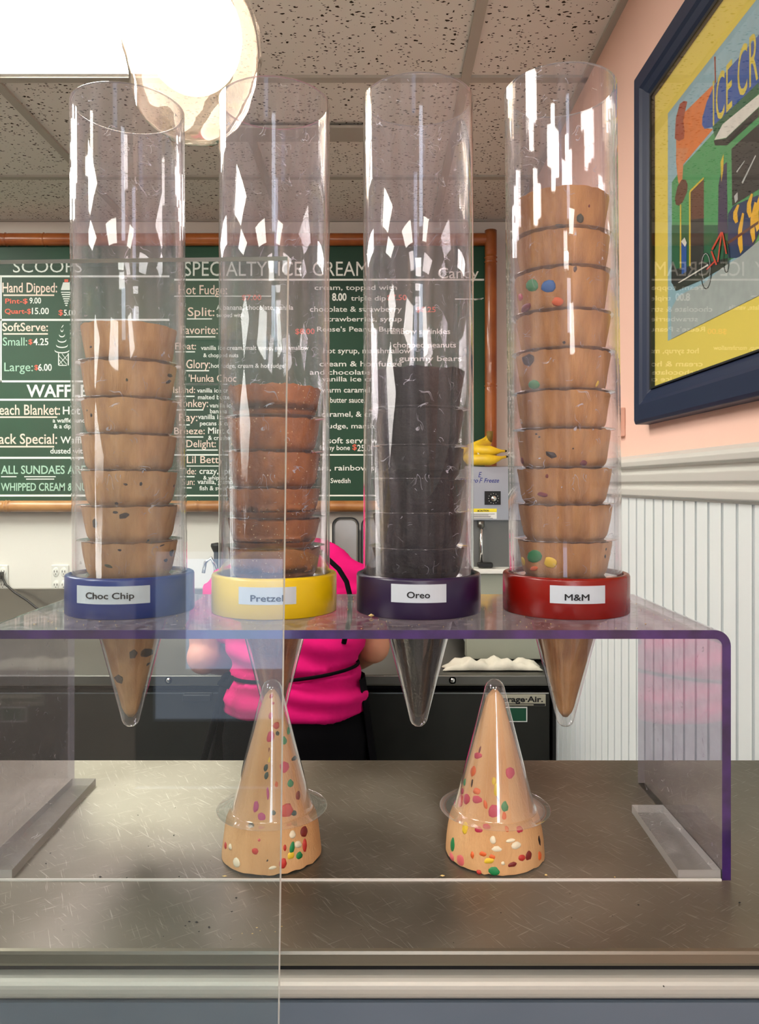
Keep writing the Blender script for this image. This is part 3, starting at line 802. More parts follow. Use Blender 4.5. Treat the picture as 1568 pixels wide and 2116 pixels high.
# ------------------------------------------------------------------ soft serve machine, bananas, towel, trays, pump
YS = 2.34
A = at(962, 962, YS); XR_ = .492
mc = thing('soft_serve_machine', 'grey soft serve machine with dial and caution label under the bananas', 'machine', ((A.x + XR_) / 2, YS, ZP))
hw = (XR_ - A.x) / 2; zz = lambda y: ZC - (y - HY) * YS / F - ZP
m = MB(); m.box(-hw, hw, .03, .42, .05, zz(968)); m.build('body', 'machine_grey', mc, .004)
fp = MB().box(-hw, hw, 0, .03, zz(1076), zz(963)).build('front_panel', 'machine_grey', mc, .003)
MB().box(-hw + .004, hw - .004, .022, .03, zz(1172), zz(1077)).build('recess_panel', 'machine_recess', mc)
MB().box(-hw, hw, -.05, .03, zz(1182), zz(1173)).build('drip_shelf', 'plate_white', mc, .002)
MB().box(-hw, hw, -.03, .03, 0.012, zz(1183)).build('base', 'machine_base', mc, .003)
for sx in (-1, 1):
    for sy in (.0, .34):
        S().lathe([(0, 0), (.016, 0), (.016, .012), (0, .012)], 14).build('foot', 'rubber_black', mc, loc=(sx * (hw - .03), sy, 0))
cx = mc.location.x
px_ = lambda x: (x - HX) * YS / F - cx
dl = MB().box(px_(1001), px_(1034), -.004, 0, zz(1043), zz(1015)).build('dial_plate', 'ink', mc)
kb = S().lathe([(0, -.012), (.007, -.012), (.0085, -.008), (.0085, 0), (0, 0)], 20); kb.v = [(x, z, y_) for x, y_, z in kb.v]
kb.build('dial_knob', 'steel_bright', dl, loc=(px_(1019), -.004, zz(1030)))
tk = MB()
for k in range(12):
    a_ = 2 * PI * k / 12; tk.box(px_(1019) + .015 * math.cos(a_) - .0008, px_(1019) + .015 * math.cos(a_) + .0008, -.0048, -.004, zz(1030) + .015 * math.sin(a_) - .0008, zz(1030) + .015 * math.sin(a_) + .0008)
tk.build('dial_marks', 'paper_white', dl)
cl = MB().box(px_(966), px_(1026), -.001, 0, zz(1072), zz(1051)).build('caution_label', 'paper_white', mc)
MB().box(px_(966), px_(1026), -.0016, -.0009, zz(1058), zz(1051)).build('label_band', 'caution_yellow', cl)
vs, fs = text_geo('CAUTION', .0052, .030, .03); MB().add([(px_(988) + p + .002, -.0016 - r_, zz(1057) + q_) for p, q_, r_ in vs], fs).build('lettering', 'ink', cl)
tw = MB(); tw.add([(px_(986), -.002, zz(1057)), (px_(989.5), -.002, zz(1057)), (px_(987.7), -.002, zz(1053))], [(0, 1, 2)]); tw.build('warning_mark', 'ink', cl)
ln = MB()
for k in range(5):
    ln.box(px_(969), px_(1022 - 9 * (k % 2) - 4 * (k % 3)), -.0014, -.0009, zz(1062 + k * 2.2) - .0006, zz(1062 + k * 2.2) + .0006)
ln.build('small_print', 'ink', cl)
vs, fs = text_geo('Electro', .013, .056, .01, shear=.3); q1 = MB().add([(px_(985) + p - .052, -.0003 - r_, zz(997) + q_) for p, q_, r_ in vs], fs)
vs, fs = text_geo('Freeze', .013, .046, .01, shear=.3); q1.add([(px_(1000) + p, -.0003 - r_, zz(997) + q_) for p, q_, r_ in vs], fs)
vs, fs = text_geo('E', .016, .011, .0, shear=.3); q1.add([(px_(988) + p, -.0003 - r_, zz(986) + q_) for p, q_, r_ in vs], fs)
vs, fs = text_geo('F', .016, .011, .0, shear=.3); q1.add([(px_(990) + p, -.0003 - r_, zz(998) + q_) for p, q_, r_ in vs], fs)
q1.build('lettering', 'ink_navy', fp)
S().tube([(px_(994), .0, zz(1077)), (px_(994), .0, zz(1090))], .010, 14).build('draw_valve', 'steel_dull', mc)
S().tube([(px_(994), -.004, zz(1090)), (px_(994), -.006, zz(1162))], .005, 10).build('draw_handle', 'chrome', mc)
MB().box(px_(985), px_(1016), -.03, -.005, zz(1171), zz(1161)).build('handle_grip', 'rubber_black', mc, .004)

bt = thing('banana_bunch', 'bunch of ripe yellow bananas lying on top of the soft serve machine', 'bananas', (at(1005, 0, YS + .06).x, YS + .07, ZP + zz(961.5)))
BO = Vector(bt.location); k = (YS + .05) / F
st = Vector(at(1012, 894, YS + .08) - BO)
for path, r_ in ((((1013, 903, .09), (1008, 916, .08), (986, 928, .05), (1008, 932, .02), (1043, 932, .02)), .0165), (((1011, 903, .085), (1000, 922, .07), (968, 947, .03), (1004, 952, -.012), (1045, 944, -.004)), .0172),
                 (((1009, 902, .09), (990, 916, .08), (962, 932, .075), (935, 940, .08), (922, 936, .085)), .0155)):
    K = [at(x_, y_, YS + d_) for x_, y_, d_ in path]; K = [K[0] * 2 - K[1]] + K + [K[-1] * 2 - K[-2]]
    pts = []; rs = []; NS = 5; T_ = (len(K) - 3) * NS
    for q_ in range(T_ + 1):
        i_ = min(q_ // NS, len(K) - 4); u = q_ / NS - i_; a_, b_, c_, d_ = K[i_:i_ + 4]
        p = .5 * ((2 * b_) + (c_ - a_) * u + (2 * a_ - 5 * b_ + 4 * c_ - d_) * u * u + (3 * b_ - a_ - 3 * c_ + d_) * u ** 3)
        t_ = q_ / T_
        if t_ > .4: p.z = max(p.z, BO.z + r_ * .95)
        pts.append(p - BO); rs.append(r_ * (min(1, .40 + max(0, t_ - .12) * 2.2) if t_ < .82 else max(.24, (1 - t_) * 5.2)))
    bn = S().tube(pts, rs, 12).build('banana', 'banana_yellow', bt)
    S().tube([pts[-1], pts[-1] + (pts[-1] - pts[-2]).normalized() * .006], [r_ * .24, r_ * .15], 8).build('banana_tip', 'banana_tip', bn)
S().tube([st + Vector((0, 0, .004)), st + Vector((0, 0, -.012)), st + Vector((-.001, 0, -.03))], [.011, .010, .008], 8).build('stem', 'banana_stem', bt)
for (x_, y_, m_) in ((992, 936, 'paper_white'), (983, 947, 'paper_blue')):
    p = at(x_, y_, YS + .012 + (.012 if y_ < 940 else 0)) - BO
    MB().box(p.x - .008, p.x + .008, p.y - .001, p.y, p.z - .006, p.z + .006).build('fruit_sticker', m_, bt)

# towel under the machine front edge
tl = thing('folded_towel', 'crumpled white towel on the back worktop in front of the soft serve machine', 'towel', (at(1015, 0, 2.245).x, 2.245, ZP))
m = S(); nx, ny = 30, 8; W2 = .14
vs = []
for i in range(nx + 1):
    for j in range(ny + 1):
        u = i / nx * 2 - 1; v = j / ny * 2 - 1
        e = (1 - abs(u) ** 6) * (1 - abs(v) ** 6)
        vs.append((u * W2 * (1 + .04 * math.sin(v * 5)), v * .035, .004 + e * (.022 + .007 * math.sin(u * 9 + v * 2) + .004 * math.sin(u * 23))))
fs = [(i * (ny + 1) + j, (i + 1) * (ny + 1) + j, (i + 1) * (ny + 1) + j + 1, i * (ny + 1) + j + 1) for i in range(nx) for j in range(ny)]
m.add(vs, fs); tb = m.build('towel_cloth', 'towel_white', tl); so = tb.modifiers.new('solid', 'SOLIDIFY'); so.thickness = .004; so.offset = -1
# two steel trays standing against the wall


def rrect(w_, h_, r, n=8):
    pts = []
    for (cx_, cy_, a0_) in ((w_ - r, h_ - r, 0), (-w_ + r, h_ - r, 90), (-w_ + r, -h_ + r, 180), (w_ - r, -h_ + r, 270)):
        for i in range(n + 1):
            a = math.radians(a0_ + 90 * i / n); pts.append((cx_ + r * math.cos(a), cy_ + r * math.sin(a)))
    return pts


for k, (pa, pb) in enumerate(((686, 742), (746, 802))):
    a, b = at(pa, 1069, YB - .06), at(pb, 1069, YB - .06); w_ = (b.x - a.x) / 2; h_ = (a.z - ZP) / 2
    t = thing('steel_tray', ('rounded steel tray with black rim standing against the far wall, seen whole between two tubes', 'rounded steel tray with black rim mostly hidden behind the purple-collared tube')[k], 'tray', ((a.x + b.x) / 2, YB - .06, ZP))
    o1, o2, o3 = rrect(w_, h_, .03), rrect(w_ - .005, h_ - .005, .026), rrect(w_ - .011, h_ - .011, .021)
    n = len(o1); rim = S(); rim.smooth = False
    rim.add([(x, -.004, z + h_) for x, z in o1] + [(x, -.004, z + h_) for x, z in o2] + [(x, .01, z + h_) for x, z in o1] + [(x, .01, z + h_) for x, z in o2],
            [(i, (i + 1) % n, n + (i + 1) % n, n + i) for i in range(n)] + [(i, 2 * n + i, 2 * n + (i + 1) % n, (i + 1) % n) for i in range(n)] + [(n + i, n + (i + 1) % n, 3 * n + (i + 1) % n, 3 * n + i) for i in range(n)])
    rim.build('rim', 'ink', t)
    fc = MB(); fc.add([(x, .0, z + h_) for x, z in o2] + [(x, .006, z + h_) for x, z in o3], [(i, (i + 1) % n, n + (i + 1) % n, n + i) for i in range(n)])
    fc.build('flange', 'steel_bright', t)
    MB().add([(x, .006, z + h_) for x, z in o3], [tuple(range(n))]).build('tray_face', 'tray_steel', t)
# pump with black cap and chrome spout
p = at(449, 1215, 2.78)
t = thing('pump_dispenser', 'black-capped steel topping pump with bent chrome handle by the far wall', 'dispenser', (p.x, 2.78, ZP))
zq = lambda y: ZC - (y - HY) * 2.78 / F - ZP; xq = lambda x: (x - 449) * 2.78 / F
S().lathe([(0, 0), (.05, 0), (.05, .10), (.045, .106), (0, .106)], 24).build('canister', 'steel', t)
S().lathe([(.013, .106), (.013, zq(1140)), (0, zq(1140))], 14).build('pump_post', 'steel_dark', t)
S().lathe([(.014, zq(1141)), (.020, zq(1134)), (.024, zq(1128)), (.022, zq(1123)), (0, zq(1121))], 20).build('pump_cap', 'rubber_black', t)
S().tube([(xq(452), -.02, zq(1190)), (xq(447), -.03, zq(1165)), (xq(440), -.03, zq(1152)), (xq(428), -.03, zq(1160)), (xq(424), -.03, zq(1182))], .0065, 10).build('spout', 'chrome', t)
p = at(425, 1212, 2.66)
t = thing('steel_dish', 'small shiny steel dish on the back worktop beside the pump', 'dish', (p.x, 2.66, ZP))
S().lathe([(.0, 0), (.05, 0), (.062, .018), (.066, .05), (.064, .05), (.060, .02), (.05, .006), (0, .006)], 30).build('dish_bowl', 'chrome', t)

# ------------------------------------------------------------------ the worker in pink
per = thing('person', 'person in a bright pink T-shirt and black apron bending over the back worktop', 'person', (-.22, 1.93, 0))
PP = Vector(per.location)


def remeshed(mb, name, m_, voxel, smooth=4, disp=None):
    me = mb.mesh(name, m_); o = bpy.data.objects.new(name, me); C.objects.link(o)
    r = o.modifiers.new('r', 'REMESH'); r.mode = 'VOXEL'; r.voxel_size = voxel
    s = o.modifiers.new('s', 'SMOOTH'); s.iterations = smooth; s.factor = .6
    dg = bpy.context.evaluated_depsgraph_get(); em = bpy.data.meshes.new_from_object(o.evaluated_get(dg))
    bpy.data.objects.remove(o)
    if disp:
        em.update(); nn = [v.normal.copy() for v in em.vertices]
        for v, q_ in zip(em.vertices, nn): v.co += q_ * disp(v.co)
    for p_ in em.polygons: p_.use_smooth = True
    em.materials.clear(); em.materials.append(MATS[m_])
    ob = bpy.data.objects.new(name, em); C.objects.link(ob); ob.parent = per; ob.location = -PP
    return ob


def V(*a): return Vector(a)


bd_ = MB()
# torso core, neck, head
bd_.loft([(V(-.215, 1.95, .78), V(.15, 0, 0), V(0, .10, 0)), (V(-.215, 1.955, .92), V(.125, 0, 0), V(0, .085, 0)), (V(-.235, 2.02, 1.06), V(.14, 0, 0), V(0, .09, 0)),
          (V(-.25, 2.09, 1.15), V(.15, 0, 0), V(0, .075, .03)), (V(-.265, 2.15, 1.19), V(.07, 0, 0), V(0, .05, .03))])
bd_.tube([V(-.262, 2.14, 1.18), V(-.275, 2.22, 1.17), V(-.29, 2.28, 1.16)], [.05, .048, .05], 16)
bd_.ball((-.292, 2.31, 1.145), (.072, .088, .098), 20, 14)
bd_.tube([V(-.292, 2.385, 1.12), V(-.292, 2.405, 1.105)], [.016, .011], 8)      # nose
for sx in (-1, 1): bd_.ball((-.292 + sx * .073, 2.31, 1.14), (.012, .02, .03), 10, 8)   # ears
# arms
L_ = [V(-.405, 2.09, 1.10), V(-.462, 2.03, .99), V(-.462, 2.02, .935), V(-.41, 2.12, .90), V(-.34, 2.26, .885), V(-.32, 2.30, .882)]
R_ = [V(-.065, 2.10, 1.11), V(-.022, 2.06, 1.01), V(-.018, 2.06, .955), V(-.06, 2.15, .91), V(-.15, 2.27, .885), V(-.175, 2.30, .882)]
for arm in (L_, R_):
    bd_.tube(arm, [.055, .050, .046, .042, .029, .027], 16)
    bd_.ball(tuple(arm[0]), .055); bd_.ball(tuple(arm[2]), .047)
    dirn = (arm[-1] - arm[-2]).normalized(); side = V(1, 0, 0) - dirn * dirn.x; side.normalize()
    w_ = arm[-1]
    bd_.loft([(w_ - dirn * .01, side * .028, V(0, 0, .018)), (w_ + dirn * .04, side * .040, V(0, 0, .014)), (w_ + dirn * .075, side * .040, V(0, 0, .011))], 14)
    for i, ln_ in enumerate((.060, .070, .066, .052)):
        b0 = w_ + dirn * .065 + side * (-.030 + .020 * i)
        bd_.tube([b0, b0 + dirn * ln_ * .5 + V(0, 0, .004), b0 + dirn * ln_ * .8 - V(0, 0, .004), b0 + dirn * ln_ - V(0, 0, .010)], [.009, .0085, .0078, .006], 8)
    sg = 1 if arm is L_ else -1
    b0 = w_ + dirn * .015 + side * (.025 * sg)
    bd_.tube([b0, b0 + dirn * .03 + side * .022 * sg, b0 + dirn * .06 + side * .026 * sg], [.012, .0105, .008], 8)
# legs and shoes core
for sx in (-1, 1):
    hx = -.215 + sx * .085
    bd_.tube([V(hx, 1.95, .80), V(hx, 1.94, .62), V(hx, 1.93, .46), V(hx, 1.95, .25), V(hx, 1.955, .09)], [.085, .078, .055, .05, .036], 16)
    bd_.loft([(V(hx, 1.92, .045), V(.036, 0, 0), V(0, 0, .036)), (V(hx, 2.02, .04), V(.042, 0, 0), V(0, 0, .03)), (V(hx, 2.11, .03), V(.035, 0, 0), V(0, 0, .02))], 14)
remeshed(bd_, 'body', 'skin', .007, 2)
hr = MB(); hr.ball((-.292, 2.295, 1.16), (.083, .095, .100), 20, 14); hr.ball((-.285, 2.225, 1.215), (.04, .035, .035), 14, 10)
remeshed(hr, 'hair', 'hair_brown', .009, 2, lambda c: .002 * math.sin(c.x * 300))
sh = MB()
sh.loft([(V(-.215, 1.955, .812), V(.186, 0, 0), V(0, .128, 0)), (V(-.215, 1.955, .86), V(.180, 0, 0), V(0, .122, 0)), (V(-.214, 1.965, .915), V(.160, 0, 0), V(0, .112, 0)),
         (V(-.22, 1.985, .985), V(.178, 0, 0), V(0, .122, 0)), (V(-.235, 2.02, 1.07), V(.196, 0, 0), V(0, .120, .02)), (V(-.243, 2.06, 1.14), V(.200, 0, 0), V(0, .100, .035)),
         (V(-.235, 2.09, 1.185), V(.160, 0, 0), V(0, .080, .04)), (V(-.225, 2.11, 1.215), V(.105, 0, 0), V(0, .05, .03))], 32)
for arm in (L_, R_):
    s0 = arm[0] + V(.05 if arm is L_ else -.05, 0, .01)
    sh.tube([s0, arm[0] + V(0, -.005, .0), arm[0] * .45 + arm[1] * .55, arm[1] + V(0, 0, -.0)], [.075, .072, .066, .064], 18)


def wr_(c):
    z = c.z; x = c.x
    w_ = .006 * math.sin(z * 105 + x * 16 + 3 * noise.noise(c * 6)) * (1 if .84 < z < 1.12 else .35)
    w_ += .007 * noise.noise(c * 13)
    if abs(z - .917 - (x + .2) * .10) < .007: w_ -= .012
    return w_


remeshed(sh, 'shirt', 'shirt_pink', .009, 3, wr_)
pn = MB()
pn.loft([(V(-.215, 1.955, .86), V(.158, 0, 0), V(0, .108, 0)), (V(-.215, 1.955, .78), V(.182, 0, 0), V(0, .128, 0)), (V(-.215, 1.95, .70), V(.178, 0, 0), V(0, .12, 0))], 28)
for sx in (-1, 1):
    hx = -.215 + sx * .088
    pn.tube([V(hx, 1.95, .76), V(hx, 1.94, .6), V(hx, 1.935, .45), V(hx, 1.95, .25), V(hx, 1.955, .06)], [.098, .09, .072, .065, .055], 18)
remeshed(pn, 'trousers', 'cloth_black', .011, 3, lambda c: .004 * noise.noise(c * 9))
for sx in (-1, 1):
    hx = -.215 + sx * .086
    s = S(); s.loft([(V(hx, 1.885, .045) - PP, V(.035, 0, 0), V(0, 0, .04)), (V(hx, 1.93, .05) - PP, V(.045, 0, 0), V(0, 0, .05)), (V(hx, 2.03, .045) - PP, V(.05, 0, 0), V(0, 0, .042)), (V(hx, 2.10, .035) - PP, V(.047, 0, 0), V(0, 0, .034)), (V(hx, 2.145, .025) - PP, V(.03, 0, 0), V(0, 0, .02))], 18)
    s.build('shoe', 'cloth_black', per)
# apron: neck strap, waist tie with tails, side panel
ap = S(); q_ = [at(x, y, d) - PP for x, y, d in ((640, 1120, 2.03), (672, 1150, 1.985), (700, 1176, 1.955), (716, 1202, 1.93), (724, 1235, 1.905), (722, 1280, 1.90), (710, 1330, 1.90))]
ap.tube(q_, .0065, 8).build('apron_strap', 'cloth_black', per)
wt = S(); ring_ = []
for i in range(41):
    a = 2 * PI * i / 40; ring_.append(V(-.214 + .160 * math.cos(a), 1.962 + .116 * math.sin(a), .917 + .016 * math.cos(a)) - PP)
wt.tube(ring_, .0045, 8, caps=False).build('apron_tie', 'cloth_black', per)
for (xs) in (((470, 1402, 1.86), (455, 1440, 1.84), (440, 1500, 1.83), (418, 1580, 1.83), (412, 1640, 1.84)), ((478, 1402, 1.855), (470, 1418, 1.84), (455, 1412, 1.85), (466, 1398, 1.86), (480, 1403, 1.855))):
    S().tube([at(*p_) - PP for p_ in xs], .008, 8).build('apron_tail', 'cloth_black', per)
sk = S(); n_ = 14; vs = []
for i in range(n_ + 1):
    t_ = i / n_; a = PI * (1.12 - 1.24 * t_)
    for j in range(7):
        s_ = j / 6; rx = .185 + .06 * s_; ry = .13 + .05 * s_
        vs.append(V(-.22 + rx * math.cos(a), 1.965 + ry * math.sin(a) * .98 + .006 * math.sin(t_ * 25) * s_, .90 - .42 * s_) - PP)
fs = [(i * 7 + j, (i + 1) * 7 + j, (i + 1) * 7 + j + 1, i * 7 + j + 1) for i in range(n_) for j in range(6)]
sk.add(vs, fs); so = sk.build('apron_skirt', 'cloth_black', per); md = so.modifiers.new('s', 'SOLIDIFY'); md.thickness = .003

# ------------------------------------------------------------------ the sales counter in front
D = .62; ZT = ZC - .321
YC0, YC1 = .527, .889
ctr = thing('sales_counter', 'long counter with a scratched stainless steel top and blue grey front', 'counter', (-.8, .7, 0))
CO = Vector(ctr.location)
m = MB(); prof = [(YC0 + .003, ZT - .012), (YC0 + .0008, ZT - .0112), (YC0, ZT - .009), (YC0, ZT - .003), (YC0 + .0006, ZT - .0010), (YC0 + .0025, ZT), (YC1, ZT), (YC1, ZT - .012)]
n = len(prof)
m.add([(-2.2 - CO.x, a - CO.y, b) for a, b in prof] + [(XW - .012 - CO.x, a - CO.y, b) for a, b in prof],
      [tuple(range(n - 1, -1, -1)), tuple(range(n, 2 * n))] + [(i, (i + 1) % n, (i + 1) % n + n, i + n) for i in range(n)])
m.m = [0 if k_ == 2 + 5 else 1 for k_ in range(len(m.f))]
o = m.build('steel_top', ['counter_steel', 'steel_edge'], ctr)
for p_ in o.data.polygons: p_.use_smooth = False
MB().box(-2.2 - CO.x, XW - .013 - CO.x, YC0 + .006 - CO.y, YC1 - .01 - CO.y, ZT - .017, ZT - .0125).build('shadow_gap', 'gap_black', ctr)
MB().box(-2.2 - CO.x, XW - .013 - CO.x, YC0 - .006 - CO.y, YC1 - .01 - CO.y, ZT - .032, ZT - .0172).build('steel_ledge', 'ledge_satin', ctr, .006, seg=4)
MB().box(-2.2 - CO.x, XW - .013 - CO.x, YC0 - .0045 - CO.y, YC1 - .02 - CO.y, 0.08, ZT - .033).build('front_panel', 'panel_bluegrey', ctr)
MB().box(-2.2 - CO.x, XW - .013 - CO.x, YC0 + .05 - CO.y, YC1 - .05 - CO.y, 0, .08).build('kick_plate', 'gap_black', ctr)

# ------------------------------------------------------------------ display stand (bent clear acrylic)
ZTOP = ZC - .1184; TH = .0071; SX0, SX1 = -.3345, .2845; SY0, SY1 = .62, .822
stand = thing('display_stand', 'clear purple-edged acrylic display stand bridging the steel counter', 'display stand', ((SX0 + SX1) / 2, SY0, ZT))
SO = Vector(stand.location)
out = []; inn = []; R = .013
for k in range(9):
    a = PI / 2 * k / 8
    out.append((SX1 - R + R * math.sin(a), ZTOP - R + R * math.cos(a))); inn.append((SX1 - R + (R - TH) * math.sin(a), ZTOP - R + (R - TH) * math.cos(a)))
lo = [(SX0 + SX1 - x, z) for x, z in reversed(out)]; li = [(SX0 + SX1 - x, z) for x, z in reversed(inn)]
O_ = [(SX0, ZT)] + lo + out + [(SX1, ZT)]; I_ = [(SX0 + TH, ZT)] + li + inn + [(SX1 - TH, ZT)]
n = len(O_); m = MB()
vs = [(x - SO.x, 0, z - SO.z) for x, z in O_] + [(x - SO.x, 0, z - SO.z) for x, z in I_] + [(x - SO.x, SY1 - SY0, z - SO.z) for x, z in O_] + [(x - SO.x, SY1 - SY0, z - SO.z) for x, z in I_]
m.add(vs, [])
def quad(i, j, k, l, mi): m.f.append((i, j, k, l)); m.m.append(mi); m.sm.append(False)
# top panel runs between the two bends; the three faces of each wall get the clear material, the cut edges the purple one
for i in range(n - 1):
    top = (i == len(lo))
    quad(i, i + 1, 2 * n + i + 1, 2 * n + i, 1 if top else 0)                       # outside
    quad(n + i, 3 * n + i, 3 * n + i + 1, n + i + 1, 0)                               # inside
    quad(i, n + i, n + i + 1, i + 1, 2)                                               # front cut edge
    quad(2 * n + i, 2 * n + i + 1, 3 * n + i + 1, 3 * n + i, 4)                       # rear cut edge
quad(0, 2 * n, 3 * n, n, 3); quad(n - 1, 2 * n - 1, 4 * n - 1, 3 * n - 1, 3)
bs = m.build('bent_sheet', ['sheet_acrylic', 'sheet_acrylic_top', 'acrylic_purple_edge', 'acrylic_pale_edge', 'rear_edge'], stand)
# four round holes for the lowest sleeves
hl = MB(); hl.smooth = False
for tx_ in (-.2345, -.0989, .0367, .1752):
    k0 = len(hl.v); hl.lathe([(.0385, ZTOP - .02 - SO.z), (.0385, ZTOP + .02 - SO.z)], 48, c=(tx_ - SO.x, .7223 - SO.y, 0))
    hl.f += [tuple(range(k0 + 47, k0 - 1, -1)), tuple(range(k0 + 48, k0 + 96))]; hl.m += [0, 0]; hl.sm += [False, False]
hm = hl.mesh('cutter', 'acrylic_pale_edge'); ho = bpy.data.objects.new('cutter', hm); C.objects.link(ho); ho.location = SO
bo = bs.modifiers.new('holes', 'BOOLEAN'); bo.operation = 'DIFFERENCE'; bo.solver = 'EXACT'; bo.object = ho
bpy.context.view_layer.update(); dg = bpy.context.evaluated_depsgraph_get()
bm_ = bpy.data.meshes.new_from_object(bs.evaluated_get(dg)); bs.modifiers.clear(); bs.data = bm_
bpy.data.objects.remove(ho)


def foot(x0f, x1f, x0b, x1b, y0, y1, h):
    f = MB(); f.mi = 0
    f.add([(x0f - SO.x, y0 - SO.y, 0), (x1f - SO.x, y0 - SO.y, 0), (x1b - SO.x, y1 - SO.y, 0), (x0b - SO.x, y1 - SO.y, 0), (x0f - SO.x, y0 - SO.y, h), (x1f - SO.x, y0 - SO.y, h), (x1b - SO.x, y1 - SO.y, h), (x0b - SO.x, y1 - SO.y, h)],
          [(0, 3, 2, 1), (4, 5, 6, 7)])
    f.mi = 1
    f.f += [(0, 1, 5, 4), (1, 2, 6, 5), (2, 3, 7, 6), (3, 0, 4, 7)]; f.m += [1] * 4; f.sm += [False] * 4
    f.build('foot', ['foot_acrylic', 'foot_edge'], stand)


clear('foot_edge', (240, 238, 236), 1.45, .45, (214, 208, 204), .08)
foot(.2425, SX1 - TH - .0003, .2465, SX1 - TH - .0003, .622, .748, .0075)
foot(SX0 + TH + .0003, -.2985, SX0 + TH + .0003, -.302, .622, .815, .0075)
MB().box(SX0 + TH + .001 - SO.x, SX1 - TH - .001 - SO.x, -.0016, .0, 0, .0016).build('front_strip', 'acrylic_pale_edge', stand)

# ------------------------------------------------------------------ tubes with coloured collars
YTB = .7223; RT = .0518; RTI = .0492; RCOL = .0583
TUBES = [(-.2345, ZC + .353, 'blue', -.0027), (-.0989, ZC + .358, 'yellow', .0002), (.0367, ZC + .3615, 'purple', -.0004), (.1752, ZC + .3705, 'red', -.0052)]
desc = {'blue': 'tall clear tube in a blue collar', 'yellow': 'tall clear tube in a yellow collar', 'purple': 'tall clear tube in a dark purple collar', 'red': 'tall clear tube in a red collar'}
what = {'blue': 'holding chocolate chip cones', 'yellow': 'holding pretzel cones', 'purple': 'holding black cookie cones', 'red': 'holding the tallest stack of candy cones'}
words_ = [('Choc Chip', 159, 310, 1212, 1249, 178, 277, 1238), ('Pretzel', 493, 612, 1214, 1250, 518, 585, 1243), ('Oreo', 808, 922, 1208, 1246, 841, 888, 1236), ('M&M', 1136, 1250, 1211, 1248, 1167, 1217, 1241)]
for k, (tx, tz, col, lean) in enumerate(TUBES):
    H = tz - ZTOP
    t = thing('cone_tube', desc[col] + ' ' + what[col], 'cone dispenser', (tx, YTB, ZTOP), 'clear cone tubes on the acrylic stand')
    hc = .0357
    S_ = MB(); S_.lathe([(RT + .0006, 0.0), (RCOL - .0008, 0), (RCOL, .0008), (RCOL, hc - .0022), (RCOL - .0007, hc - .0007), (RCOL - .0022, hc), (RT + .0014, hc), (RT + .0006, hc - .0008)], 96, close=True)
    S_.sm = [True] * len(S_.sm)
    o = S_.build('collar', 'collar_' + col, t)
    # bevelled profile reads crisp with sharp normals only on the narrow bands
    tb = S(); e0 = .0004
    def leanf(i, r, z, a, lean=lean, H=H): return (r, z)
    tb.lathe([(RTI, e0), (RT, e0), (RT, H - .0004), (RT - .0004, H), (RTI + .0004, H), (RTI, H - .0004)], 96, close=True)
    tb.v = [(x + lean * (z / H), y_, z) for x, y_, z in tb.v]
    tb.sm = [abs(math.hypot(tb.v[f[0]][0], tb.v[f[0]][1]) - math.hypot(tb.v[f[2]][0], tb.v[f[2]][1])) < .001 for f in tb.f]
    tb.m = [(1 if (f[0] // 96) % 6 in (2, 3, 4) else 0) for f in tb.f]
    tb.build('tube', ['tube_acrylic', 'tube_rim'], t)
    # paper label bent round the collar
    wd_, x0, x1, y0, y1, wx0, wx1, wyb = words_[k]
    def ang(px):
        th = 0
        for _ in range(20):
            d = YTB - (RCOL + .0003) * math.cos(th); X = (px - HX) * d / F
            th = math.asin(max(-1, min(1, (X - tx) / (RCOL + .0003))))
        return th
    def zy(py, th): d = YTB - RCOL * math.cos(th); return ZC - (py - HY) * d / F - ZTOP
    th0, th1 = ang(x0), ang(x1); thm = (th0 + th1) / 2
    za, zb_ = zy(y1, thm), zy(y0, thm); N = 14; RL = RCOL + .0004
    lb = MB(); vs = []
    for i in range(N + 1):
        th = th0 + (th1 - th0) * i / N
        for z in (za, zb_):
            vs.append((RL * math.sin(th), -RL * math.cos(th), z)); vs.append(((RL - .0005) * math.sin(th), -(RL - .0005) * math.cos(th), z))
    fs = []
    for i in range(N):
        a = i * 4; b = a + 4
        fs += [(a, b, b + 2, a + 2), (a, a + 1, b + 1, b), (a + 2, b + 2, b + 3, a + 3)]
    fs += [(0, 2, 3, 1), (N * 4, N * 4 + 1, N * 4 + 3, N * 4 + 2)]
    lb.add(vs, fs); lbo = lb.build('flavour_label', 'sticker', t)
    ta, tb_ = ang(wx0), ang(wx1); cap = 13.0 * (YTB - RCOL) / F; wid = (tb_ - ta) * RL
    gv, gf = text_geo(wd_, cap, wid, .0, .0002)
    zb0 = zy(wyb, thm)
    lt_ = MB()
    for dx_, dz_ in ((-.0002, 0), (.0002, 0), (0, .0002), (0, -.0001)):
        lt_.add([((RL + .0002 + c) * math.sin(ta + (a + dx_) / RL), -(RL + .0002 + c) * math.cos(ta + (a + dx_) / RL), zb0 + b + dz_) for a, b, c in gv], gf)
    lt_.build('lettering', 'ink', lbo)

# ------------------------------------------------------------------ cones
SL = .111          # sleeve length below its flange


def wafer_r(z, h):
    """outer radius of the wafer, z measured from the flange, h = how far the rim stands above it"""
    if z >= 0 and h == .0392:
        return .0348 + (.0400 - .0348) * math.sin(min(1, z / .015) * PI / 2) + (.0428 - .0400) * min(1, max(0, (z - .010) / (h - .012)))
    if z >= 0:
        if z < .007: return .0350 + (.0392 - .0350) * math.sin(z / .007 * PI / 2)
        return .0392 + (.0432 - .0392) * min(1, (z - .007) / (h - .009))
    t_ = -z
    if t_ < .096: return .0328 - (.0328 - .0068) * t_ / .096
    return max(.0005, .0068 - (t_ - .096) * .8)


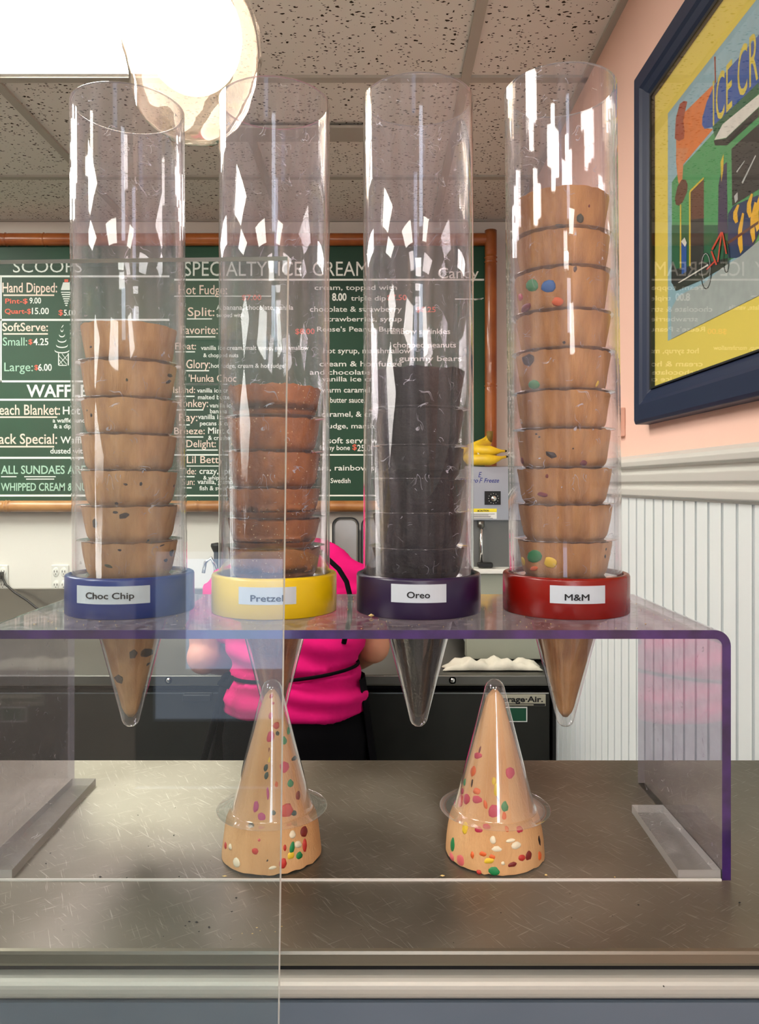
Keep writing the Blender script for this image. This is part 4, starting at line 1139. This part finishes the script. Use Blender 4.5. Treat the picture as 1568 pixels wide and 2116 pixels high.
def make_cone(label, group, base, h, m_, seed, rot=(0, 0, 0), rough=1.0, cat='cone', seams=True):
    """base = where the flange sits on the axis; upright cone points down"""
    t = thing('ice_cream_cone', label, cat, base, group, rot)
    zs = [h, h - .0012, h - .006, h - .014, h - .022, .008, .004, .0015, 0, -.004, -.02, -.04, -.06, -.08, -.092, -.097, -.1015]
    prof = [(wafer_r(z, h), z) for z in zs]
    inner = [(max(.0004, r - .0034), z + (.003 if z < -.09 else 0)) for r, z in reversed(prof)]
    inner[-1] = (prof[0][0] - .0026, h - .0003)
    allp = prof + inner; NP = len(prof)
    def fn(i, r, z, a):
        p = Vector((math.cos(a) * 2.2, math.sin(a) * 2.2, z * 60 + seed * 7))
        dr = .0007 * rough * noise.noise(p)
        ph = (a - (.8 + seed * 2.1)) % (2 * PI)
        if seams and ph < .05: dr += .0012 * (1 - ph / .05)      # the lap of the rolled wafer
        dz = 0
        if (i < 3 or i > len(allp) - 2):
            dz = .0013 * rough * noise.noise(Vector((math.cos(a) * 5, math.sin(a) * 5, seed * 3.3))) + .0007 * rough * noise.noise(Vector((math.cos(a) * 22, math.sin(a) * 22, seed)))
            dz *= (1, .9, .3)[min(i, 2)] if i < 3 else 1
            if i < 2 or i > len(allp) - 2: dz -= abs(.0007 * rough)
        if r < .006: dr *= .2
        return (r + dr, z + dz)
    w_ = S(); w_.lathe(allp, 72, fn=fn); w_.build('wafer', m_, t)
    # clear sleeve with its flange
    s = S(); s.lathe([(.0478, -.0002), (.0477, .0002), (.0472, .0004), (.0365, .0004), (.0352, .0002), (.0346, -.0012), (.0338, -.004), (.0092, -.1005), (.0085, -.1040), (.0068, -.1075), (.0040, -.1100), (.0003, -.1110)], 56)
    s.build('plastic_sleeve', 'sleeve_plastic', t)
    return t


def chip(t, base, h, px, py, w_, h_, col, flip=False, name='candy_piece', scale_px=1.0):
    """set a candy bit into the wafer where the ray of a pixel of the photograph meets it"""
    bx, by, bz = base; best = None
    d = by - .055
    while d < by:
        X = (px - HX) * d / F; Z = ZC - (py - HY) * d / F
        z = (bz - Z) if flip else (Z - bz)
        if -.10 < z < h and math.hypot(X - bx, d - by) <= wafer_r(z, h): best = (X, d, Z, z); break
        d += .0004
    if not best: return None
    X, d, Z, z = best; k = d / F
    a = math.atan2(d - by, X - bx)
    slope = (wafer_r(min(z + .002, h), h) - wafer_r(z - .002, h)) / .004
    # local frame in the cone's own axes (cone empties keep identity or a pure flip)
    zl_ = z
    nrm = Vector((math.cos(a), math.sin(a), -slope if not flip else slope)).normalized()
    tan = Vector((-math.sin(a), math.cos(a), 0)); up = nrm.cross(tan) * -1
    rw, rh = w_ * k / 2 * scale_px, h_ * k / 2 * scale_px
    rw /= max(.35, abs(math.cos(a + PI / 2)))
    rw = min(rw, max(rh * 2.5, .004))
    o = bpy.data.objects.new(name, blob('candy_' + col)); C.objects.link(o)
    tilt = random.uniform(-.35, .35)
    M = Matrix((tan * math.cos(tilt) + up * math.sin(tilt), up * math.cos(tilt) - tan * math.sin(tilt), nrm)).transposed().to_4x4()
    M.translation = Vector((X, d, Z)) - nrm * .0003
    Mw = M @ Matrix.Diagonal((max(rw, .0008), max(rh, .0008), min(.0016, .45 * min(rw, rh) + .0006), 1))
    o.parent = t; PM = Matrix.LocRotScale(t.location, t.rotation_euler, t.scale)
    o.matrix_basis = PM.inverted() @ Mw
    return o


ordn = ['topmost', 'second from the top', 'third from the top', 'fourth from the top', 'fifth from the top', 'sixth from the top', 'seventh from the top', 'eighth from the top', 'ninth from the top', 'tenth from the top', 'lowest']
RIMS = [[660, 741, 820, 896, 972, 1047, 1123, 1199], [789, 858, 931, 1008, 1073, 1136, 1204], [754, 840, 920, 990, 1062, 1137, 1206], [381, 469, 549, 638, 718, 804, 884, 966, 1044, 1122, 1200]]
fl = [('pale cone flecked with chocolate', 'wafer_plain', 'in the blue-collared tube', 'chocolate chip cones stacked in the blue-collared tube'),
      ('glossy brown pretzel cone', 'wafer_pretzel', 'in the yellow-collared tube', 'pretzel cones stacked in the yellow-collared tube'),
      ('black cookie cone', 'wafer_black', 'in the purple-collared tube', 'black cookie cones stacked in the purple-collared tube'),
      ('tan cone with candy pieces', 'wafer_mm', 'in the red-collared tube', 'candy cones stacked in the red-collared tube')]
STACK = []
for k, rims in enumerate(RIMS):
    tx, tz, col, lean = TUBES[k]; base_d = YTB - .0432
    zr = [ZC - (y - HY) * base_d / F for y in rims]
    zr.append(ZTOP + .0006)                      # the lowest flange lies on the shelf
    cones = []
    for i in range(len(rims)):
        zf = zr[i + 1] + (.0008 if i + 1 < len(rims) else 0); h = zr[i] - zf
        lx = lean * (zf - ZTOP) / (tz - ZTOP)
        jit = 0 if i == len(rims) - 1 else random.uniform(-.0006, .0006)
        o = 'lowest' if i == len(rims) - 1 else ordn[i]
        lab = f'{fl[k][0]} {fl[k][2]}, {o} of its stack'
        base = (tx + lx + jit, YTB, zf)
        c = make_cone(lab, fl[k][3], base, h, fl[k][1], k * 17 + i * 1.7, rough=(1, 1.9, 1.4, 1)[k])
        cones.append((c, base, h))
    STACK.append(cones)


def put(k, px, py, w_, h_, col, name='candy_piece'):
    for c, base, h in STACK[k]:
        # which cone shows at this pixel: between its flange and its rim, or the tip of the lowest one
        d = base[1] - .04; Z = ZC - (py - HY) * d / F
        low = c is STACK[k][-1][0]
        if base[2] - (.2 if low else 0) <= Z <= base[2] + h:
            return chip(c, base, h, px, py, w_, h_, col, name=name)


CH = 'chocolate_chip'
for (x, y, w_, h_, c) in ((188, 717, 8, 6, 'chocolate'), (250, 693, 4, 3, 'chocolate'), (262, 785, 5, 7, 'olive'), (351, 776, 8, 9, 'chocolate'), (348, 789, 8, 9, 'chocolate'), (180, 848, 4, 5, 'chocolate'), (189, 858, 7, 9, 'chocolate'),
                          (259, 1001, 10, 5, 'dark_brown'), (291, 1000, 6, 10, 'chocolate'), (359, 1004, 4, 7, 'chocolate'), (241, 1040, 9, 9, 'chocolate'), (196, 1082, 13, 24, 'chocolate'), (256, 1066, 23, 14, 'chocolate'),
                          (238, 1059, 12, 7, 'chocolate'), (305, 1118, 5, 12, 'chocolate'), (335, 1127, 8, 4, 'chocolate'), (354, 1143, 7, 14, 'dark_brown'), (342, 1158, 5, 7, 'dark_brown'), (224, 1170, 20, 7, 'olive'), (247, 1137, 8, 5, 'dark_brown'),
                          (275, 1352, 17, 24, 'chocolate'), (303, 1349, 21, 22, 'chocolate'), (246, 1404, 22, 20, 'dark_brown'), (306, 1372, 5, 10, 'chocolate'), (278, 1481, 4, 5, 'chocolate')):
    put(0, x, y, w_, h_, c, CH)
for (x, y, w_, h_, c) in ((1158, 467, 28, 9, 'dark_green'), (1199, 451, 15, 19, 'dark_green'), (1217, 426, 5, 7, 'dark_red'), (1167, 505, 5, 6, 'dark_red'), (1188, 556, 8, 12, 'dark_brown'), (1099, 590, 20, 25, 'green'), (1133, 592, 28, 26, 'blue'), (1075, 614, 8, 16, 'crimson'), (1086, 636, 16, 16, 'maroon'), (1152, 623, 24, 18, 'orange'),
                          (1165, 708, 7, 7, 'dark_brown'), (1091, 745, 19, 24, 'dark_brown'), (1103, 795, 18, 19, 'green'), (1234, 793, 6, 14, 'yellow'), (1108, 897, 5, 5, 'chocolate'), (1114, 903, 5, 5, 'chocolate'), (1109, 908, 4, 4, 'chocolate'), (1117, 919, 4, 4, 'chocolate'),
                          (1123, 928, 4, 4, 'chocolate'), (1184, 927, 4, 4, 'chocolate'), (1138, 940, 22, 13, 'dark_brown'), (1206, 957, 17, 13, 'maroon'), (1079, 952, 7, 14, 'dark_red'), (1130, 984, 6, 9, 'dark_red'), (1121, 1022, 26, 11, 'maroon'),
                          (1104, 1150, 25, 26, 'green'), (1137, 1162, 25, 24, 'yellow'), (1081, 1160, 8, 20, 'yellow'), (1103, 1175, 20, 10, 'orange'), (1250, 1150, 4, 9, 'dark_brown'), (1252, 1135, 3, 6, 'dark_brown')):
    put(3, x, y, w_, h_, c)
# coarse salt on the pretzel cones: uncountable specks, one part per cone
for c, base, h in STACK[1]:
    s = MB()
    for i in range(90):
        z = random.uniform(.003, h - .001); a = random.uniform(0, 2 * PI); r = wafer_r(z, h) + .0001; q = random.uniform(.0003, .0008)
        cx_, cy_ = r * math.cos(a), r * math.sin(a)
        s.add([(cx_ + q, cy_, z), (cx_ - q, cy_, z), (cx_, cy_ + q, z), (cx_, cy_ - q, z), (cx_, cy_, z + q), (cx_, cy_, z - q)], [(0, 2, 4), (2, 1, 4), (1, 3, 4), (3, 0, 4), (2, 0, 5), (1, 2, 5), (3, 1, 5), (0, 3, 5)])
    tag(s.build('salt_grains', 'salt', c), kind='stuff')

# the two confetti cones upside down on the counter
YK = .6677
for side, (cx0, ox, lst) in enumerate(((562, 400, ((695, 430, 36, 56, 'rose'), (745, 520, 46, 56, 'red'), (690, 620, 56, 90, 'crimson'), (680, 735, 26, 76, 'dark_red'), (855, 565, 28, 46, 'green'), (815, 655, 34, 60, 'green'), (650, 900, 34, 60, 'dark_green'), (655, 970, 34, 60, 'dark_green'),
       (815, 895, 66, 90, 'crimson'), (870, 1040, 42, 60, 'green'), (905, 815, 28, 36, 'dark_green'), (668, 1130, 22, 100, 'magenta'), (560, 1250, 44, 90, 'magenta'), (610, 1350, 60, 80, 'magenta'), (520, 1415, 50, 40, 'dark_green'), (840, 1285, 90, 100, 'red'),
       (905, 1310, 32, 46, 'dark_green'), (720, 1305, 34, 40, 'olive'), (940, 1150, 28, 66, 'dark_red'), (680, 830, 22, 56, 'yellow'), (995, 1475, 46, 76, 'dark_red'), (1000, 1600, 28, 100, 'red'), (890, 1500, 46, 56, 'cream'), (940, 1590, 50, 50, 'cream'),
       (885, 1620, 38, 86, 'green'), (875, 1690, 56, 56, 'yellow'), (950, 1690, 46, 56, 'green'), (555, 1650, 56, 56, 'red'), (665, 1730, 34, 56, 'chocolate'), (385, 1755, 60, 70, 'cream'), (805, 1760, 56, 80, 'red'), (290, 1600, 26, 56, 'red'), (330, 1610, 28, 46, 'cream'),
       (710, 1800, 60, 26, 'cream'), (820, 1620, 28, 56, 'red'), (590, 1550, 24, 24, 'rose'), (700, 255, 30, 40, 'red'), (715, 320, 26, 30, 'red'), (755, 590, 26, 36, 'dark_green'), (745, 1050, 30, 50, 'orange'))),
      (1022, 860, ((552, 790, 46, 50, 'crimson'), (572, 740, 12, 60, 'dark_red'), (512, 930, 32, 84, 'orange'), (500, 1040, 10, 60, 'dark_brown'), (845, 945, 72, 86, 'crimson'), (700, 1020, 36, 60, 'yellow'), (725, 1100, 50, 100, 'yellow'), (735, 1180, 10, 60, 'dark_brown'), (545, 1110, 56, 50, 'orange'), (450, 1180, 34, 80, 'crimson'),
       (545, 1185, 66, 60, 'crimson'), (398, 1200, 32, 100, 'red'), (415, 1110, 18, 50, 'crimson'), (437, 1030, 14, 56, 'green'), (622, 1230, 30, 66, 'orange'), (795, 1250, 58, 86, 'green'), (700, 1290, 86, 100, 'crimson'), (560, 1455, 60, 50, 'crimson'), (630, 1430, 60, 44, 'crimson'), (790, 1345, 38, 86, 'orange'),
       (815, 1450, 34, 46, 'orange'), (925, 1455, 62, 56, 'crimson'), (440, 1440, 38, 86, 'yellow'), (327, 1590, 24, 110, 'green'), (690, 1550, 46, 56, 'cream'), (720, 1630, 86, 46, 'cream'), (850, 1555, 76, 28, 'cream'), (900, 1600, 76, 56, 'cream'),
       (400, 1730, 56, 86, 'rose'), (505, 1685, 28, 56, 'orange'), (600, 1675, 60, 40, 'orange'), (680, 1700, 60, 46, 'orange'), (655, 1735, 86, 46, 'yellow'), (865, 1770, 76, 38, 'dark_red'), (950, 1710, 60, 50, 'red'), (1010, 1690, 60, 70, 'dark_red'), (700, 1830, 86, 66, 'green'), (565, 1840, 38, 36, 'red'),
       (1106, 1560, 18, 76, 'dark_brown'), (680, 200, 34, 70, 'red'), (320, 1700, 30, 50, 'rose'), (1110, 1690, 30, 70, 'orange'), (780, 1760, 30, 30, 'cream'))))):
    h = .0392
    base = ((cx0 - HX) * YK / F, YK, ZT + h + .0007)
    lab = ('confetti cone upside down on the counter behind the glass pane edge, under the yellow collar', 'confetti cone upside down on the counter between the purple and red collars')[side]
    t = make_cone(lab, 'confetti cones standing upside down on the counter', base, h, 'wafer_confetti', 40 + side * 9, rot=(PI, 0, 0), rough=1.2)
    for (x, y, w_, h_, c) in lst:
        chip(t, base, h, ox + x / 4.356, 1380 + y / 4.356, w_ / 4.356, h_ / 4.356, c, True, 'sprinkle', 1.2)

# ------------------------------------------------------------------ crumbs
def crumbs(name, pts, m_, label):
    s = MB()
    for (x, y, z, q) in pts:
        r1, r2, r3 = (q * random.uniform(.6, 1.3) for _ in range(3))
        s.add([(x + r1, y, z + r3 * .5), (x - r1, y, z + r3 * .5), (x, y + r2, z + r3 * .4), (x, y - r2, z + r3 * .6), (x, y, z + r3), (x, y, z)], [(0, 2, 4), (2, 1, 4), (1, 3, 4), (3, 0, 4), (2, 0, 5), (1, 2, 5), (3, 1, 5), (0, 3, 5)])
    return tag(s.build(name, m_), label, 'crumbs', kind='stuff')


def cz(px, py, zz_=ZT):
    d = (ZC - zz_) * F / (py - HY); return ((px - HX) * d / F, d, zz_ + .0001)


dk = [cz(x, y) + (q,) for x, y, q in ((391, 1906, .0012), (406, 1908, .0014), (432, 1919, .0016), (383, 1914, .0008), (411, 1926, .0008), (488, 1857, .001), (479, 1885, .0011), (104, 1764, .001), (95, 1786, .0012), (207, 1814, .0013), (370, 1813, .001), (359, 1727, .001),
     (285, 1685, .0009), (1341, 1717, .0016), (1319, 1871, .0011), (1528, 1867, .001), (362, 1670, .0008), (1371, 2040, .0009), (262, 1815, .0008), (326, 1815, .0008), (449, 1905, .0008), (395, 1898, .0006))[:-3]]
crumbs('crumbs', dk + [cz(random.uniform(0, 1500), random.uniform(1600, 1950)) + (random.uniform(.0003, .0006),) for _ in range(40)], 'crumb_dark', 'scattered dark specks and crumbs on the steel counter top')
crumbs('crumbs', [cz(464, 1812) + (.002,), cz(914, 1811) + (.0018,), cz(1128, 1811) + (.0018,), cz(1270, 1814) + (.001,)] + [cz(random.uniform(500, 620), random.uniform(1905, 1935)) + (.0007,) for _ in range(6)], 'crumb_pale', 'few pale cone crumbs on the counter along the stand front')
tp = []
for _ in range(420):
    x = random.uniform(SX0 + .03, SX1 - .03); y_ = random.uniform(SY0 + .004, SY1 - .01)
    if all(math.hypot(x - q[0], y_ - YTB) > RCOL + .001 for q in TUBES): tp.append((x, y_, ZTOP + .0001, random.uniform(.0002, .0007)))
crumbs('crumbs', tp + [cz(767, 1276, ZTOP)[:2] + (ZTOP + .0001, .003)], 'crumb_pale', 'fine pale cone crumbs sprinkled on the acrylic shelf')
crumbs('crumbs', [(x + .001, y_ + .001, z, q * .8) for x, y_, z, q in random.sample(tp, 130)], 'crumb_brown', 'fine brown cone crumbs sprinkled on the acrylic shelf')

# ------------------------------------------------------------------ sneeze guard pane nearest to the viewer
YG = .445
g0 = at(594, 530, YG); g1 = at(574, 2116, YG)
gp = thing('sneeze_guard', 'upright clear glass guard pane in front of the blue and yellow collars', 'glass pane', (g1.x, YG, .75))
GO = Vector(gp.location); sl = (g0.x - g1.x) / (g0.z - g1.z); xb_ = g1.x - sl * (g1.z - .75)
m = MB(); zt_ = g0.z; zl_ = at(0, 541, YG).z - .008
fr4 = [(-.95 - GO.x, .75 - GO.z), (xb_ - GO.x, .75 - GO.z), (g0.x - GO.x, zt_ - GO.z), (-.95 - GO.x, zl_ - GO.z)]
m.add([(x, 0, z) for x, z in fr4] + [(x, .008, z) for x, z in fr4], [(0, 1, 2, 3), (7, 6, 5, 4)])
m.f += [(0, 4, 5, 1), (1, 5, 6, 2), (2, 6, 7, 3), (3, 7, 4, 0)]; m.m += [1] * 4; m.sm += [False] * 4
m.build('pane', ['guard_glass', 'glass_edge'], gp)
for x in (-.25, -.7):
    MB().box(x - .02 - GO.x, x + .02 - GO.x, -.008, YC0 - .0048 - YG, .80 - GO.z, .84 - GO.z).build('clamp', 'steel', gp, .003)

# ------------------------------------------------------------------ pendant lamp
YLm = 1.10
lo_ = at(398, 290, YLm)
lp_ = thing('pendant_lamp', 'glowing swirled glass pendant lamp hanging above the first two tubes', 'lamp', (lo_.x, YLm, lo_.z))
prof = [(.0005, 0), (.022, .002), (.045, .010), (.062, .024), (.076, .045), (.088, .075), (.096, .105), (.099, .135), (.096, .165), (.085, .195), (.066, .22), (.042, .238), (.024, .246), (.022, .26)]
def sw(i, r, z, a): return (r * (1 + .05 * math.sin(6 * a + z * 34) * min(1, r / .04)), z)
s = S(); s.lathe(prof, 120, fn=sw); s.build('glass_shade', 'lamp_glass', lp_)
s = S(); s.ball((0, 0, .15), (.07, .07, .08), 32, 20); s.build('bulb', 'lamp_bulb', lp_)
s = S(); s.lathe([(.03, .246), (.03, .28), (.012, .30), (.008, .30)], 20); s.build('lamp_holder', 'brass', lp_)
S().tube([(0, 0, .295), (0, 0, ZCEIL - lo_.z - .02)], .004, 8).build('lamp_cord', 'rubber_black', lp_)
s = S(); s.lathe([(.05, ZCEIL - lo_.z - .004), (.05, ZCEIL - lo_.z - .016), (.02, ZCEIL - lo_.z - .03), (.004, ZCEIL - lo_.z - .03)], 24); s.build('ceiling_rose', 'brass', lp_)
